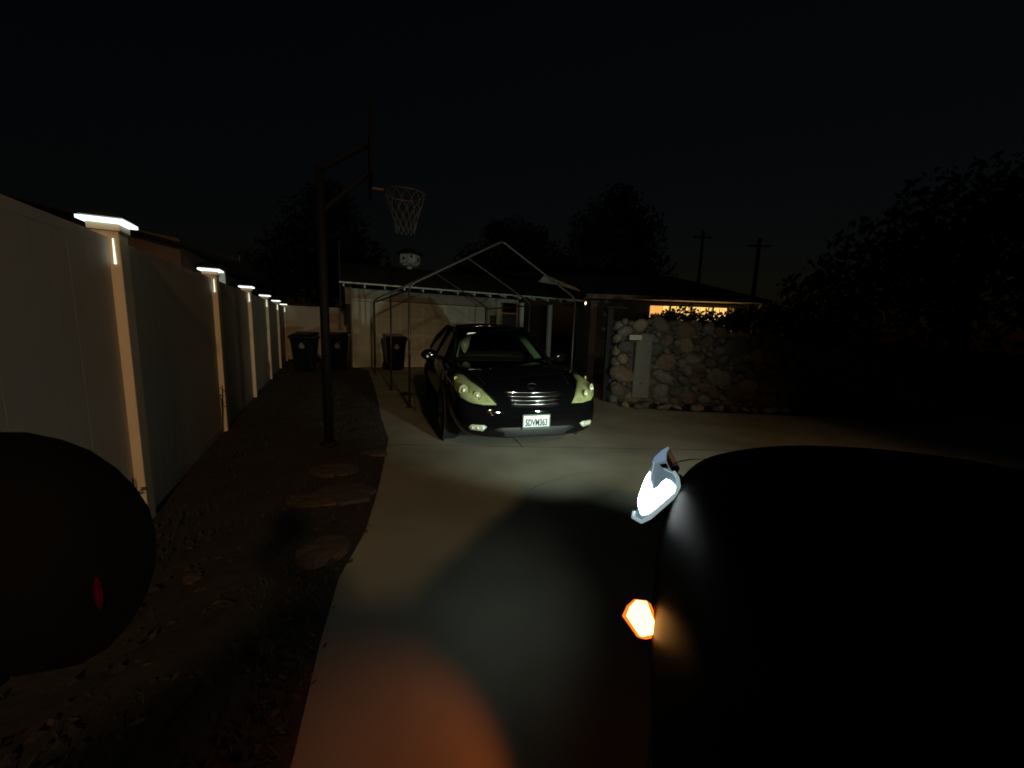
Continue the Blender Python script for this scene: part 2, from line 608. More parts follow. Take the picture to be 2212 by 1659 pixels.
# dark recess of the porch
pr = MB()
pr.box((6.6, 2.4, 1.23), (3.4, 0.10, 2.46))
pr.box((6.6, 1.2, 0.03), (3.4, 2.4, 0.06))
pr.build('porch_back_wall', M['dark_room'], house)
# screen door frame with a wooden mid rail
sd = MB()
sd.box((4.955, 0.0, 1.16), (0.05, 0.06, 2.3))
sd.box((5.60, 0.0, 1.16), (0.05, 0.06, 2.3))
sd.box((5.28, 0.0, 1.95), (0.60, 0.05, 0.045))
sdo = sd.build('screen_door', M['raw_wood'], house, bevel=0.004)
MB().box((5.28, 0.02, 1.0), (0.6, 0.01, 1.84)).build('screen', M['black_plastic'], sdo)
MB().box((4.63, -0.01, 1.0), (0.24, 0.04, 1.7)).build('dark_gap', M['dark_wood'], house, bevel=0.006)  # dark panel put in for the dark door gap
for x, wd, mm in ((5.77, 0.15, 'white_paint'), (7.02, 0.14, 'white_paint')):
    MB().box((x, -0.02, 1.18), (wd, 0.14, 2.36)).build('column', M[mm], house, bevel=0.006)
# roof of the garage part: two slopes, eave overhang, rows of shingles
EV = 2.58
rf = MB()
N = 14
def slope(x0, x1, y0, z0, y1, z1, n=N, th=0.012):
    for i in range(n):
        a, b = i / n, (i + 1.12) / n
        ya, yb = y0 + (y1 - y0) * a, y0 + (y1 - y0) * b
        za, zb = z0 + (z1 - z0) * a + th, z0 + (z1 - z0) * b
        rf.add([(x0, ya, za), (x1, ya, za), (x1, yb, zb), (x0, yb, zb), (x0, ya, za - th - .006), (x1, ya, za - th - .006)],
               [(0, 1, 2, 3), (4, 5, 1, 0)])
slope(-0.45, 8.6, -0.50, EV, 3.1, 3.62)
slope(-0.45, 8.6, 6.8, EV, 3.1, 3.62)
rf.build('roof', M['shingle'], house, solid=1e-5)
sf = MB()
sf.add([(-0.45, -0.48, EV - .02), (8.6, -0.48, EV - .02), (8.6, 0.0, EV + .10), (-0.45, 0.0, EV + .10)], [(0, 1, 2, 3)])
sf.add([(-0.06, 0, 2.4), (-0.06, 6.3, 2.4), (-0.06, 3.1, 3.58)], [(0, 1, 2)])
sf.build('soffit', M['white_paint'], house, solid=0.01)
MB().box((4.05, -0.505, EV - 0.015), (9.0, 0.022, 0.045)).build('fascia', M['white_paint'], house)
rt_o = None
for i in range(16):
    x = -0.33 + i * 0.58
    if rt_o is None:
        b = MB()
        b.add([(-.022, -.49, EV - .135), (.022, -.49, EV - .135), (.022, -.49, EV - .04), (-.022, -.49, EV - .04),
               (-.022, 0.02, EV - .02), (.022, 0.02, EV - .02), (.022, 0.02, EV + .09), (-.022, 0.02, EV + .09)],
              [(0, 1, 2, 3), (4, 7, 6, 5), (0, 4, 5, 1), (1, 5, 6, 2), (2, 6, 7, 3), (3, 7, 4, 0)])
        rt_o = b.build('rafter_tail', M['white_paint'], house)
    else:
        rt_o = link_copy(rt_o, house)
    rt_o.location = (x, 0, 0)
# porch gable: pale rake board running down to the right
rk = MB()
rk.add([(6.35, -0.62, 3.36), (6.10, -0.62, 3.10), (7.2, -0.62, 3.02), (9.3, -0.62, 2.66), (9.3, -0.62, 2.72), (7.3, -0.62, 3.12)], [(0, 1, 2, 3, 4, 5)])
rk.build('rake_board', M['stucco'], house, solid=0.03)
gr_ = MB()
gr_.add([(6.3, -0.66, 3.40), (9.4, -0.66, 2.74), (9.4, 3.1, 3.4), (6.3, 3.1, 3.9)], [(0, 1, 2, 3)])
gr_.build('gable_roof', M['shingle'], house, solid=0.03)
# service mast at the garage corner
mst = MB().tube([(-0.42, -0.35, 1.9), (-0.42, -0.35, 3.75)], 0.022, 8)
mst.tube([(-0.42, -0.35, 1.88), (-0.42, -0.35, 2.02)], 0.045, 8)
mst.build('service_mast', M['steel'], house)

# projecting wing with the lit window (built in world axes as children of the house)
inv = Matrix.Translation(GO) @ Matrix.Rotation(RZ_U, 4, 'Z')
inv = inv.inverted()
def wpart(mb, name, m, **kw):
    mb.v = [tuple(inv @ Vector(p)) for p in mb.v]
    return mb.build(name, m, house, **kw)
WY = 12.75
w = MB()
w.box((3.46, WY + .08, 1.2), (1.78, 0.16, 2.4))
w.box((7.34, WY + .08, 1.2), (0.32, 0.16, 2.4))
w.box((5.765, WY + .08, 0.65), (2.83, 0.16, 1.3))
w.box((5.765, WY + .08, 2.37), (2.83, 0.16, 0.06))
w.box((2.62, WY + 1.6, 1.2), (0.14, 3.0, 2.4))
w.box((7.43, WY + 2.2, 1.2), (0.14, 4.2, 2.4))
wpart(w, 'wing_wall', M['stucco'])
MB_ = MB()
MB_.box((5.765, WY + 0.9, 1.8), (3.0, 0.05, 1.2))
wpart(MB_, 'lit_room', M['window_glow'])
wf = MB()
for x in (4.38, 5.07, 5.77, 6.46, 7.15):
    wf.box((x, WY + 0.03, 1.83), (0.05, 0.06, 1.06))
wf.box((5.765, WY + 0.03, 2.325), (2.80, 0.06, 0.05))
wf.box((5.765, WY + 0.03, 1.33), (2.80, 0.06, 0.05))
wfo = wpart(wf, 'window', M['white_paint'])
cu = MB()
for i in range(24):
    x = 4.95 + i * 0.088 * 1.0
    cu.box((x, WY + 0.20 + 0.02 * (i % 2), 1.83), (0.070, 0.02, 0.96))
wpart(cu, 'curtain', M['curtain_glow'])
wr = MB()
ov = 0.55
E0, E1 = WY - ov, WY + 5.0
zR, yR = 3.55, WY + 2.3
wr.add([(2.2, E0, 2.52), (7.95, E0, 2.52), (5.9, yR, zR), (1.6, yR, zR), (7.95, E1, 2.52), (2.2, E1, 2.52)],
       [(0, 1, 2, 3), (1, 4, 2), (4, 5, 3, 2)])
wpart(wr, 'wing_roof', M['shingle'], solid=0.05)
so = MB()
so.box((5.05, WY - ov / 2, 2.455), (5.7, ov - .06, 0.02))
wpart(so, 'soffit', M['white_paint'])
fs = MB()
fs.box((5.08, WY - ov - .03, 2.50), (5.75, 0.025, 0.11))
wpart(fs, 'fascia', M['brown_paint'])
dp = MB().tube([(7.72, WY - ov, 2.42), (7.72, WY - .1, 2.2), (7.72, WY - .1, 0.1)], 0.04, 8)
wpart(dp, 'downspout', M['white_paint'])

# small warm bulbs under the porch eave
bulb0 = None
for i, (px, py, pz) in enumerate(((2.02, 11.2, 2.19), (2.25, 11.25, 2.17))):
    t = thing('light_bulb', 'left one of two small warm bulbs by the porch corner', 'bulb', (px, py, pz), 0, 'two small bulbs by the porch') if bulb0 is None else None
    if t:
        MB().lathe([(0.004, -0.05), (0.022, -0.03), (0.026, 0.0), (0.018, 0.03), (0.012, 0.045)], 10).build('glass_bulb', M['bulb_glow'], t, smooth=True)
        MB().lathe([(0.014, 0.045), (0.016, 0.09), (0.006, 0.10)], 10).build('socket', M['black_plastic'], t)
        MB().tube([(0, 0, 0.09), (0.0, 0.05, 0.20), (0.02, 0.35, 0.27)], 0.004, 5).build('wire', M['black_plastic'], t)
        bulb0 = t
    else:
        c = copy_tree(bulb0)
        c.location = (px, py, pz)
        c['label'] = 'right one of two small warm bulbs by the porch corner'

# dovecote-like birdhouse on the ridge
bh = thing('birdhouse', 'pale many sided birdhouse with dark arched holes on the garage ridge', 'birdhouse', tuple(hp(2.28, 3.1, 3.62)), RZ_U)
MB().lathe([(0.10, -0.06), (0.10, 0.06), (0.30, 0.10), (0.42, 0.22), (0.42, 0.50), (0.36, 0.54)], 8, ph=R(22.5)).build('box', M['birdhouse'], bh)
MB().lathe([(0.56, 0.53), (0.54, 0.57), (0.16, 0.76), (0.02, 0.80)], 8, ph=R(22.5)).build('roof', M['shingle'], bh)
for k in range(8):
    an = R(45 * k) - R(90)
    b = MB()
    zz = 0.42 if k % 2 == 0 else 0.34
    rr = 0.405
    cx, cy = rr * math.cos(an), rr * math.sin(an)
    prof = []
    for q in range(9):
        a2 = math.pi * q / 8
        prof.append((0.038 * math.cos(a2), zz + 0.02 + 0.038 * math.sin(a2)))
    prof += [(-0.038, zz - 0.05), (0.038, zz - 0.05)]
    tx, ty = -math.sin(an), math.cos(an)
    ox, oy = math.cos(an), math.sin(an)
    vs = [(cx + p[0] * tx, cy + p[0] * ty, p[1]) for p in prof]
    vs2 = [(v[0] - .03 * ox, v[1] - .03 * oy, v[2]) for v in vs]
    n = len(prof)
    b.add(vs + vs2, [tuple(range(n)), tuple(range(2 * n - 1, n - 1, -1))] + [(i, (i + 1) % n, n + (i + 1) % n, n + i) for i in range(n)])
    b.build('nest_hole', M['dark_room'], bh)

# neighbour's house beyond the fence
NB = Vector((-6.76, 8.0, 0))
nb = thing('neighbour_house', 'neighbour\'s house with pinkish gable wall and dark roof showing over the fence', 'house', NB, RZ_U)
w = MB()
w.add([(0, 0, 0), (-5.6, 0, 0), (-5.6, 0, 2.75), (-2.8, 0, 3.35), (0, 0, 2.95), (0, 6, 0), (0, 6, 2.6), (-5.6, 6, 0), (-5.6, 6, 2.6)],
      [(0, 1, 2, 3, 4), (0, 4, 6, 5), (1, 7, 8, 2)])
w.build('wall', M['house_pink'], nb)
r_ = MB()
r_.add([(1.0, -0.25, 2.62), (-2.8, -0.25, 3.42), (-2.8, 7, 3.42), (1.0, 7, 2.62), (-6.4, -0.25, 2.62), (-6.4, 7, 2.62)], [(0, 1, 2, 3), (1, 4, 5, 2)])
r_.build('roof', M['shingle'], nb, solid=0.06)
MB().add([(1.02, -0.27, 2.58), (1.02, 7, 2.58), (1.02, 7, 2.70), (1.02, -.27, 2.70)], [(0, 1, 2, 3)]).build('fascia', M['steel'], nb, solid=0.02)
MB().box((0.42, 0.6, 2.27), (0.36, 0.06, 0.34)).build('window', M['pale_glass'], nb, bevel=0.01)
MB().box((0.15, 0.8, 2.25), (0.9, 0.06, 0.6)).build('window_wall', M['dark_wood'], nb)

# ================================================================== BASKETBALL HOOP
hx, hy = -2.09, 4.29
hoop = thing('basketball_hoop', 'dark pole basketball hoop with edge-on backboard and pale net beside the driveway', 'basketball hoop', (hx, hy, 0), R(21))
MB().tube([(0, 0, 0), (0.0, 0, 3.0)], 0.048, 12).tube([(0, 0, 0), (0, 0, 0.03)], 0.11, 12).build('pole', M['black_iron'], hoop, smooth=True)
MB().tube([(0, 0, 2.55), (0.46, 0, 3.0)], 0.03, 8).tube([(0, 0, 2.98), (0.46, 0, 3.30)], 0.03, 8).build('arm', M['black_iron'], hoop)
MB().box((0.50, 0, 3.20), (0.030, 0.90, 0.60)).build('backboard', M['board'], hoop, bevel=0.01)
bf = MB()
bf.box((0.50, -0.46, 3.20), (0.034, 0.022, 0.64)).box((0.50, 0.46, 3.20), (0.034, 0.022, 0.64)).box((0.50, 0, 2.89), (0.034, 0.90, 0.022)).box((0.50, 0, 3.51), (0.034, 0.90, 0.022))
bf.build('board_frame', M['board'], hoop)
rim_c = Vector((0.86, 0, 2.86))
ring = MB().tube([(rim_c.x + 0.228 * math.cos(2 * math.pi * k / 24), 0.228 * math.sin(2 * math.pi * k / 24), rim_c.z) for k in range(25)], 0.009, 6)
ring.box((0.575, 0, 2.86), (0.13, 0.10, 0.02))
ring.build('rim', M['rim_orange'], hoop)
net = MB()
def npt(j, lv):
    rr = [0.228, 0.20, 0.168, 0.140, 0.118, 0.105][lv]
    zz = rim_c.z - [0, 0.09, 0.18, 0.27, 0.36, 0.42][lv]
    an = 2 * math.pi * (j + 0.5 * (lv % 2)) / 12
    return (rim_c.x + rr * math.cos(an), rr * math.sin(an), zz)
for j in range(12):
    for lv in range(5):
        a = npt(j, lv)
        if lv % 2 == 0:
            q = (npt(j, lv + 1), npt(j - 1, lv + 1))
        else:
            q = (npt(j, lv + 1), npt(j + 1, lv + 1))
        for b_ in q:
            net.tube([a, b_], 0.0055, 4, cap=False)
net.build('net', M['net_cord'], hoop)

# ================================================================== CANOPY FRAME
CL = Vector((-1.74, 6.45, 0))
can = thing('canopy_frame', 'bare metal canopy frame with a peaked top standing over the sedan', 'canopy frame', CL, RZ_U)
CW, CD, EZ, PZ = 3.30, 4.75, 1.97, 2.93
for row, y in enumerate((0, 1.9, CD)):
    k = 1.0
    l_ = MB().tube([(0, y, 0), (0, y, EZ)], 0.021, 10).tube([(0, y, 0), (0, y, 0.012)], 0.07, 8)
    l_.build('leg', M['steel'], can, smooth=True)
    l_ = MB().tube([(CW, y, 0), (CW, y, EZ)], 0.021, 10).tube([(CW, y, 0), (CW, y, 0.012)], 0.07, 8)
    l_.build('leg', M['steel'], can, smooth=True)
    a = MB().tube([(0, y, EZ - .02), (0.02, y, EZ + .06), (0.10, y, EZ + .13), (CW / 2 - .06, y, PZ - .02), (CW / 2, y, PZ)], 0.020, 10)
    a.build('rafter', M['steel'], can, smooth=True)
    a = MB().tube([(CW, y, EZ - .02), (CW - .02, y, EZ + .06), (CW - .10, y, EZ + .13), (CW / 2 + .06, y, PZ - .02), (CW / 2, y, PZ)], 0.020, 10)
    a.build('rafter', M['steel'], can, smooth=True)
MB().tube([(0, 0, EZ), (0, CD, EZ)], 0.019, 8).build('eave_rail', M['steel'], can)
MB().tube([(CW, 0, EZ), (CW, CD, EZ)], 0.019, 8).build('eave_rail', M['steel'], can)
MB().tube([(CW / 2, 0, PZ), (CW / 2, CD, PZ)], 0.019, 8).build('ridge_pole', M['steel'], can)
MB().tube([(0.0, 0.04, 0.65), (0.03, -0.2, 0.3), (0.02, -0.42, 0.02)], 0.008, 5).build('tie_rope', M['black_plastic'], can)

# ================================================================== TRASH BINS
def trash_bin(loc, rz, label):
    t = thing('trash_bin', label, 'trash bin', loc, rz, 'wheeled trash bins by the garage')
    b = MB()
    prof = [(0.235, 0.22, 0.05), (0.25, 0.24, 0.30), (0.285, 0.29, 0.80), (0.31, 0.33, 0.98)]
    vs, fs = [], []
    for (hw, hd, z) in prof:
        vs += [(-hw, -hd, z), (hw, -hd, z), (hw, hd, z), (-hw, hd, z)]
    for i in range(len(prof) - 1):
        for j in range(4):
            fs.append((i * 4 + j, i * 4 + (j + 1) % 4, (i + 1) * 4 + (j + 1) % 4, (i + 1) * 4 + j))
    fs += [(3, 2, 1, 0), tuple(range(12, 16))]
    b.add(vs, fs)
    b.build('body', M['bin_green'], t, bevel=0.035)
    rim = MB()
    rim.box((0, 0, 0.965), (0.66, 0.70, 0.045))
    rim.build('rim', M['bin_green'], t, bevel=0.015)
    ld = MB()
    ld.add([(-.33, -.37, 0.99), (.33, -.37, 0.99), (.33, .36, 1.06), (-.33, .36, 1.06), (-.27, -.28, 1.05), (.27, -.28, 1.05), (.27, .30, 1.12), (-.27, .30, 1.12)],
           [(3, 2, 1, 0), (4, 5, 6, 7), (0, 1, 5, 4), (1, 2, 6, 5), (2, 3, 7, 6), (3, 0, 4, 7)])
    ld.build('lid', M['bin_green'], t, bevel=0.02)
    MB().tube([(-.27, .40, 1.0), (.27, .40, 1.0)], 0.018, 8).build('handle', M['bin_green'], t)
    MB().tube([(-.17, -.332, 0.86), (-.10, -.350, 0.845), (.10, -.350, 0.845), (.17, -.332, 0.86)], 0.016, 8).build('grab_bar', M['bin_green'], t, smooth=True)
    for sx in (-1, 1):
        MB().lathe([(0.03, -0.03), (0.12, -0.03), (0.13, 0.0), (0.12, 0.03), (0.03, 0.03)], 14, c=(sx * 0.27, 0.24, 0.13), axis='x').build('wheel', M['rubber'], t)
    mk = MB()
    # pale round mark with a pointed top on the front
    vs = [(0.075 * math.cos(2 * math.pi * k / 14), -0.306, 0.73 + 0.07 * math.sin(2 * math.pi * k / 14)) for k in range(14)]
    vs = [(x, -0.2840 - 0.0835 * (z - 0.72) / 0.5 * 1.0 - 0.010, z) for (x, y, z) in vs]
    vs[3] = (0.0, vs[3][1] - .004, vs[3][2] + .035)
    vs[4] = (-0.02, vs[4][1] - .004, vs[4][2] + .03)
    mk.add(vs, [tuple(range(14))])
    mk.build('mark', M['bin_mark'], t, solid=0.004)
    return t
trash_bin(tuple(hp(-1.38, -0.75)), RZ_U - R(14), 'black wheeled trash bin nearest the side fence, leftmost of the three')
trash_bin(tuple(hp(-0.52, -0.55)), RZ_U - R(8), 'black wheeled trash bin half hidden behind the hoop pole, beside the garage corner')
trash_bin(tuple(hp(1.05, -0.75)), RZ_U + R(3), 'black wheeled trash bin standing alone in front of the garage door')

# ================================================================== CARS
def car_body(stations, name, m, parent, t1=0.985, t2=0.93, t3=0.80):
    rows = []
    for (s, w_, zb, zs, zt) in stations:
        zm = zb + (zs - zb) * 0.45
        half = [(0, zb), (0.70 * w_, zb), (0.95 * w_, zb + 0.06), (1.0 * w_, zm), (t1 * w_, zs - 0.10), (t2 * w_, zs), (t3 * w_, zs + (zt - zs) * 0.35),
                (0.45 * w_, zs + (zt - zs) * 0.85), (0, zt)]
        row = [(l, s, z) for l, z in half] + [(-l, s, z) for l, z in half[-2:0:-1]]
        rows.append(row)
    n = len(rows[0])
    b = MB()
    k = 0
    for row in rows:
        b.v += row
    for i in range(len(rows) - 1):
        for j in range(n):
            b.f.append((i * n + j, i * n + (j + 1) % n, (i + 1) * n + (j + 1) % n, (i + 1) * n + j))
    b.f.append(tuple(range(n)))
    b.f.append(tuple(reversed(range((len(rows) - 1) * n, len(rows) * n))))
    return b.build(name, m, parent, smooth=True, sub=2)

def bvh_of(o):
    bpy.context.view_layer.update()
    dg = bpy.context.evaluated_depsgraph_get()
    e = o.evaluated_get(dg)
    me = e.to_mesh()
    t = BVHTree.FromPolygons([v.co.copy() for v in me.vertices], [tuple(p.vertices) for p in me.polygons])
    e.to_mesh_clear()
    return t

def on_body(t, lat, z, off, yaw=0.0, pitch_=0.0):
    """point of the body's front skin at lateral position and height, moved out by off; yaw turns the probing direction"""
    d_ = Vector((-math.sin(yaw), math.cos(yaw), 0))
    side = Vector((math.cos(yaw), math.sin(yaw), 0))
    o_ = side * lat + Vector((0, 0, z)) - d_ * 3 + Vector((0, 1.0, 0)) * 0
    loc_, nrm, idx, dist = t.ray_cast(o_, d_)
    if loc_ is None:
        return side * lat + Vector((0, 0, z))
    if nrm.dot(d_) > 0:
        nrm = -nrm
    return loc_ + nrm * off

def patch(t, outline, off, name, m, parent, yaw=0.0, rings=5, dome=0.0, smooth=True):
    """a skin-tight plate: outline (lat, z) filled with rings shrinking to its centre, draped on the body"""
    n = len(outline)
    cx = sum(p[0] for p in outline) / n
    cz = sum(p[1] for p in outline) / n
    b = MB()
    for k in range(rings):
        q = 1 - k / rings
        for (l, z) in outline:
            b.v.append(tuple(on_body(t, cx + (l - cx) * q, cz + (z - cz) * q, off + dome * (1 - q * q), yaw)))
    b.v.append(tuple(on_body(t, cx, cz, off + dome, yaw)))
    for k in range(rings - 1):
        for j in range(n):
            b.f.append((k * n + j, k * n + (j + 1) % n, (k + 1) * n + (j + 1) % n, (k + 1) * n + j))
    for j in range(n):
        b.f.append(((rings - 1) * n + j, (rings - 1) * n + (j + 1) % n, rings * n))
    # skirt going into the body
    k0 = len(b.v)
    for (l, z) in outline:
        b.v.append(tuple(on_body(t, l, z, -0.01, yaw)))
    for j in range(n):
        b.f.append((j, k0 + j, k0 + (j + 1) % n, (j + 1) % n))
    return b.build(name, m, parent, smooth=smooth)

def disc(t, lat, z, rad, off, yaw, tilt, m, name, parent, n=16, dish=0.0):
    """round dished plate at a skin point, leaned part way from the skin's slope to facing straight forward"""
    c_ = on_body(t, lat, z, off, yaw)
    fwd_ = Vector((math.sin(yaw), -math.cos(yaw), 0))
    nn = (c_ - on_body(t, lat, z, 0.0, yaw)).normalized() if off else fwd_
    ax_ = (nn * (1 - tilt) + fwd_ * tilt).normalized()
    e1 = ax_.cross(Vector((0, 0, 1))).normalized()
    e2 = e1.cross(ax_)
    b = MB()
    for r__, d__ in ((rad, 0.0), (rad * .85, -dish * .5), (rad * .45, -dish)):
        b.v += [tuple(c_ + (e1 * math.cos(2 * math.pi * k / n) + e2 * math.sin(2 * math.pi * k / n)) * r__ + ax_ * d__) for k in range(n)]
    b.v.append(tuple(c_ - ax_ * dish))
    for q in range(2):
        b.f += [(q * n + k, q * n + (k + 1) % n, (q + 1) * n + (k + 1) % n, (q + 1) * n + k) for k in range(n)]
    b.f += [(2 * n + k, 2 * n + (k + 1) % n, 3 * n) for k in range(n)]
    return b.build(name, m, parent, smooth=False, solid=1e-5), c_, ax_, e1, e2

def wheel(parent, c, rad, wd, side):
    w_ = MB().lathe([(rad * .62, -wd / 2), (rad * .93, -wd / 2), (rad, -wd * .3), (rad, wd * .3), (rad * .93, wd / 2), (rad * .62, wd / 2)], 28, axis='x')
    wo_ = w_.build('wheel', M['rubber'], parent, smooth=False, loc=c)
    h = MB().lathe([(0.02, side * wd * .42), (0.05, side * wd * .45), (rad * .55, side * wd * .36), (rad * .62, side * wd * .5), (rad * .64, side * wd * .48), (rad * .64, -side * wd * .2)], 28, axis='x')
    h.build('hub', M['alloy'], wo_)
    for k in range(7):
        a_ = 2 * math.pi * k / 7
        b = MB().tube([(side * wd * .47, 0.05 * math.cos(a_), 0.05 * math.sin(a_)), (side * wd * .46, rad * .6 * math.cos(a_), rad * .6 * math.sin(a_))], [0.02, 0.026], 5)
        b.build('spoke', M['alloy'], wo_)
    return wo_

# ---- the parked sedan under the canopy: local x = to the photo's right, y = towards its tail
YAW_S = R(16.9)
sed = thing('sedan', 'black four door sedan with yellowed headlights parked nose-out under the canopy frame', 'car', (0.27, 4.05, 0), YAW_S)
st = [(0.00, 0.50, 0.27, 0.50, 0.53), (0.03, 0.64, 0.24, 0.57, 0.60), (0.10, 0.76, 0.22, 0.65, 0.695), (0.22, 0.83, 0.21, 0.73, 0.77), (0.45, 0.875, 0.20, 0.82, 0.845),
      (0.90, 0.90, 0.20, 0.88, 0.915), (1.30, 0.905, 0.19, 0.885, 0.96), (1.45, 0.905, 0.19, 0.91, 0.95), (2.2, 0.905, 0.19, 0.93, 0.94), (3.3, 0.905, 0.20, 0.95, 0.96),
      (3.9, 0.90, 0.21, 0.96, 1.0), (4.10, 0.89, 0.22, 0.96, 1.03), (4.55, 0.85, 0.24, 0.93, 1.0), (4.78, 0.78, 0.28, 0.86, 0.93), (4.84, 0.66, 0.34, 0.72, 0.76)]
body = car_body(st, 'body', M['black_paint'], sed)
T = bvh_of(body)
def bez(p, k):
    return p
# wheel arches and wheels
for sx in (-1, 1):
    for y in (0.98, 3.70):
        MB().lathe([(0.36, -0.012), (0.36, 0.012)], 28, c=(sx * 0.893, y, 0.33), axis='x').build('wheel_arch', M['rubber'], sed)
        wheel(sed, (sx * 0.80, y, 0.325), 0.325, 0.21, sx)
# roof, pillars, glass
roofrows = []
for s_, hw, zc, ze in ((2.08, 0.50, 1.425, 1.385), (2.3, 0.545, 1.447, 1.40), (2.7, 0.56, 1.455, 1.405), (3.1, 0.55, 1.445, 1.395), (3.35, 0.52, 1.42, 1.375)):
    roofrows.append([(hw * k / 5, s_ + 0.05 * abs(k / 5) ** 2, zc - (zc - ze) * abs(k / 5) ** 2.2) for k in range(-5, 6)])
MB().grid(roofrows).build('roof', M['black_paint'], sed, smooth=True, solid=0.035)
ws = []
for i in range(9):
    q = i / 8
    hw = 0.70 - 0.20 * q
    s_ = 1.26 + 0.84 * q
    z_ = 0.955 + 0.475 * q - 0.03 * math.sin(q * math.pi) * -1
    ws.append([(hw * k / 6, s_ + 0.20 * (1 - 0.7 * q) * (k / 6) ** 2, z_ - 0.035 * (k / 6) ** 2 * (1 - 0 * q)) for k in range(-6, 7)])
MB().grid(ws).build('windshield', M['car_glass'], sed, smooth=True)
rw = []
for i in range(7):
    q = i / 6
    hw = 0.50 + 0.14 * q
    rw.append([(hw * k / 5, 3.36 + 0.70 * q - 0.12 * (k / 5) ** 2, 1.42 - 0.39 * q - 0.035 * (k / 5) ** 2) for k in range(-5, 6)])
MB().grid(rw).build('rear_window', M['dark_glass'], sed, smooth=True)
for sx in (-1, 1):
    ap = MB().tube([(sx * 0.735, 1.42, 0.90), (sx * 0.71, 1.52, 0.97), (sx * 0.62, 1.83, 1.20), (sx * 0.53, 2.14, 1.395), (sx * 0.55, 2.5, 1.41)], [0.04, 0.036, 0.034, 0.034, 0.03], 8)
    ap.build('windshield_pillar', M['black_paint'], sed, smooth=True)
    cp = MB().tube([(sx * 0.55, 3.0, 1.40), (sx * 0.54, 3.35, 1.385), (sx * 0.64, 3.75, 1.20), (sx * 0.72, 4.05, 0.98)], [0.03, 0.05, 0.075, 0.08], 8)
    cp.build('rear_pillar', M['black_paint'], sed, smooth=True)
    MB().tube([(sx * 0.80, 2.62, 0.92), (sx * 0.56, 2.72, 1.40)], 0.035, 8).build('door_pillar', M['black_paint'], sed)
    for y0, y1, yt0, yt1 in ((1.62, 2.58, 2.16, 2.68), (2.68, 3.72, 2.76, 3.32)):
        MB().add([(sx * 0.805, y0, 0.935), (sx * 0.805, y1, 0.945), (sx * 0.555, yt1, 1.385), (sx * 0.555, yt0, 1.385)], [(0, 1, 2, 3)]).build('side_window', M['dark_glass'], sed, solid=0.004)
    # inner pale trim along the windshield pillar
    wt = 0.10 if sx > 0 else 0.028
    tr_ = [(0.635, 1.56, 0.985), (0.545, 1.86, 1.195), (0.465, 2.12, 1.365)]
    MB().grid([[(sx * p[0], p[1], p[2]) for p in tr_], [(sx * (p[0] - wt), p[1] + 0.03, p[2] - 0.015) for p in tr_]]).build('pillar_trim', M['trim_pale'], sed, smooth=True, solid=0.006)
    # mirror
    mm_ = MB().lathe([(0.03, -.06), (0.075, -.05), (0.095, 0.0), (0.085, 0.05), (0.06, 0.07)], 14, axis='y')
    mm_.v = [(x * 1.25, y, z * 0.85) for x, y, z in mm_.v]
    mo = mm_.build('side_mirror', M['black_paint'], sed, smooth=True, loc=(sx * 0.99, 1.70, 1.0))
    MB().tube([(-sx * 0.20, 0.02, -0.05), (-sx * 0.06, 0, -0.02)], 0.028, 6).build('mirror_arm', M['black_paint'], mo)
    if sx < 0:
        MB().lathe([(0.006, -0.066), (0.016, -0.063), (0.020, -0.05)], 8, axis='y', c=(-0.03, 0, -0.02)).build('mirror_glint', M['lamp_bowl'], mo)  # pale disc standing in for a glint on this mirror
# interior seen through the windshield
MB().box((0, 2.02, 0.99), (1.30, 0.10, 0.10)).build('dashboard', M['seat_dark'], sed)
for sx in (-1, 1):
    s_ = MB().box((sx * 0.36, 2.75, 1.08), (0.46, 0.14, 0.36), taper=0.8).box((sx * 0.36, 2.78, 1.31), (0.24, 0.10, 0.15))
    s_.build('front_seat', M['seat_dark'], sed, bevel=0.03)
MB().box((0, 3.55, 1.06), (1.2, 0.12, 0.28)).build('rear_seat', M['seat_dark'], sed, bevel=0.03)
MB().box((0.0, 1.98, 1.335), (0.20, 0.03, 0.055)).build('rear_view_mirror', M['seat_dark'], sed, bevel=0.01)
sheet = MB()
srows = [[(-0.36, 1.80, 1.375), (-0.31, 1.79, 1.378), (-0.25, 1.80, 1.380)], [(-0.425, 1.79, 1.30), (-0.36, 1.775, 1.30), (-0.32, 1.79, 1.325)],
         [(-0.485, 1.79, 1.225), (-0.40, 1.77, 1.22), (-0.345, 1.785, 1.25)], [(-0.47, 1.785, 1.15), (-0.415, 1.76, 1.15), (-0.36, 1.78, 1.165)],
         [(-0.435, 1.775, 1.075), (-0.42, 1.765, 1.07), (-0.405, 1.77, 1.08)]]
sheet.grid(srows)
tag(sheet.build('crumpled_sheet', M['foil'], None, solid=0.003), 'crumpled pale reflective sheet hanging behind the sedan\'s windshield', 'sheet')
shobj = bpy.data.objects['crumpled_sheet']
shobj.location = (0.195, 4.15, -0.055)
shobj.rotation_euler = (0, 0, YAW_S)

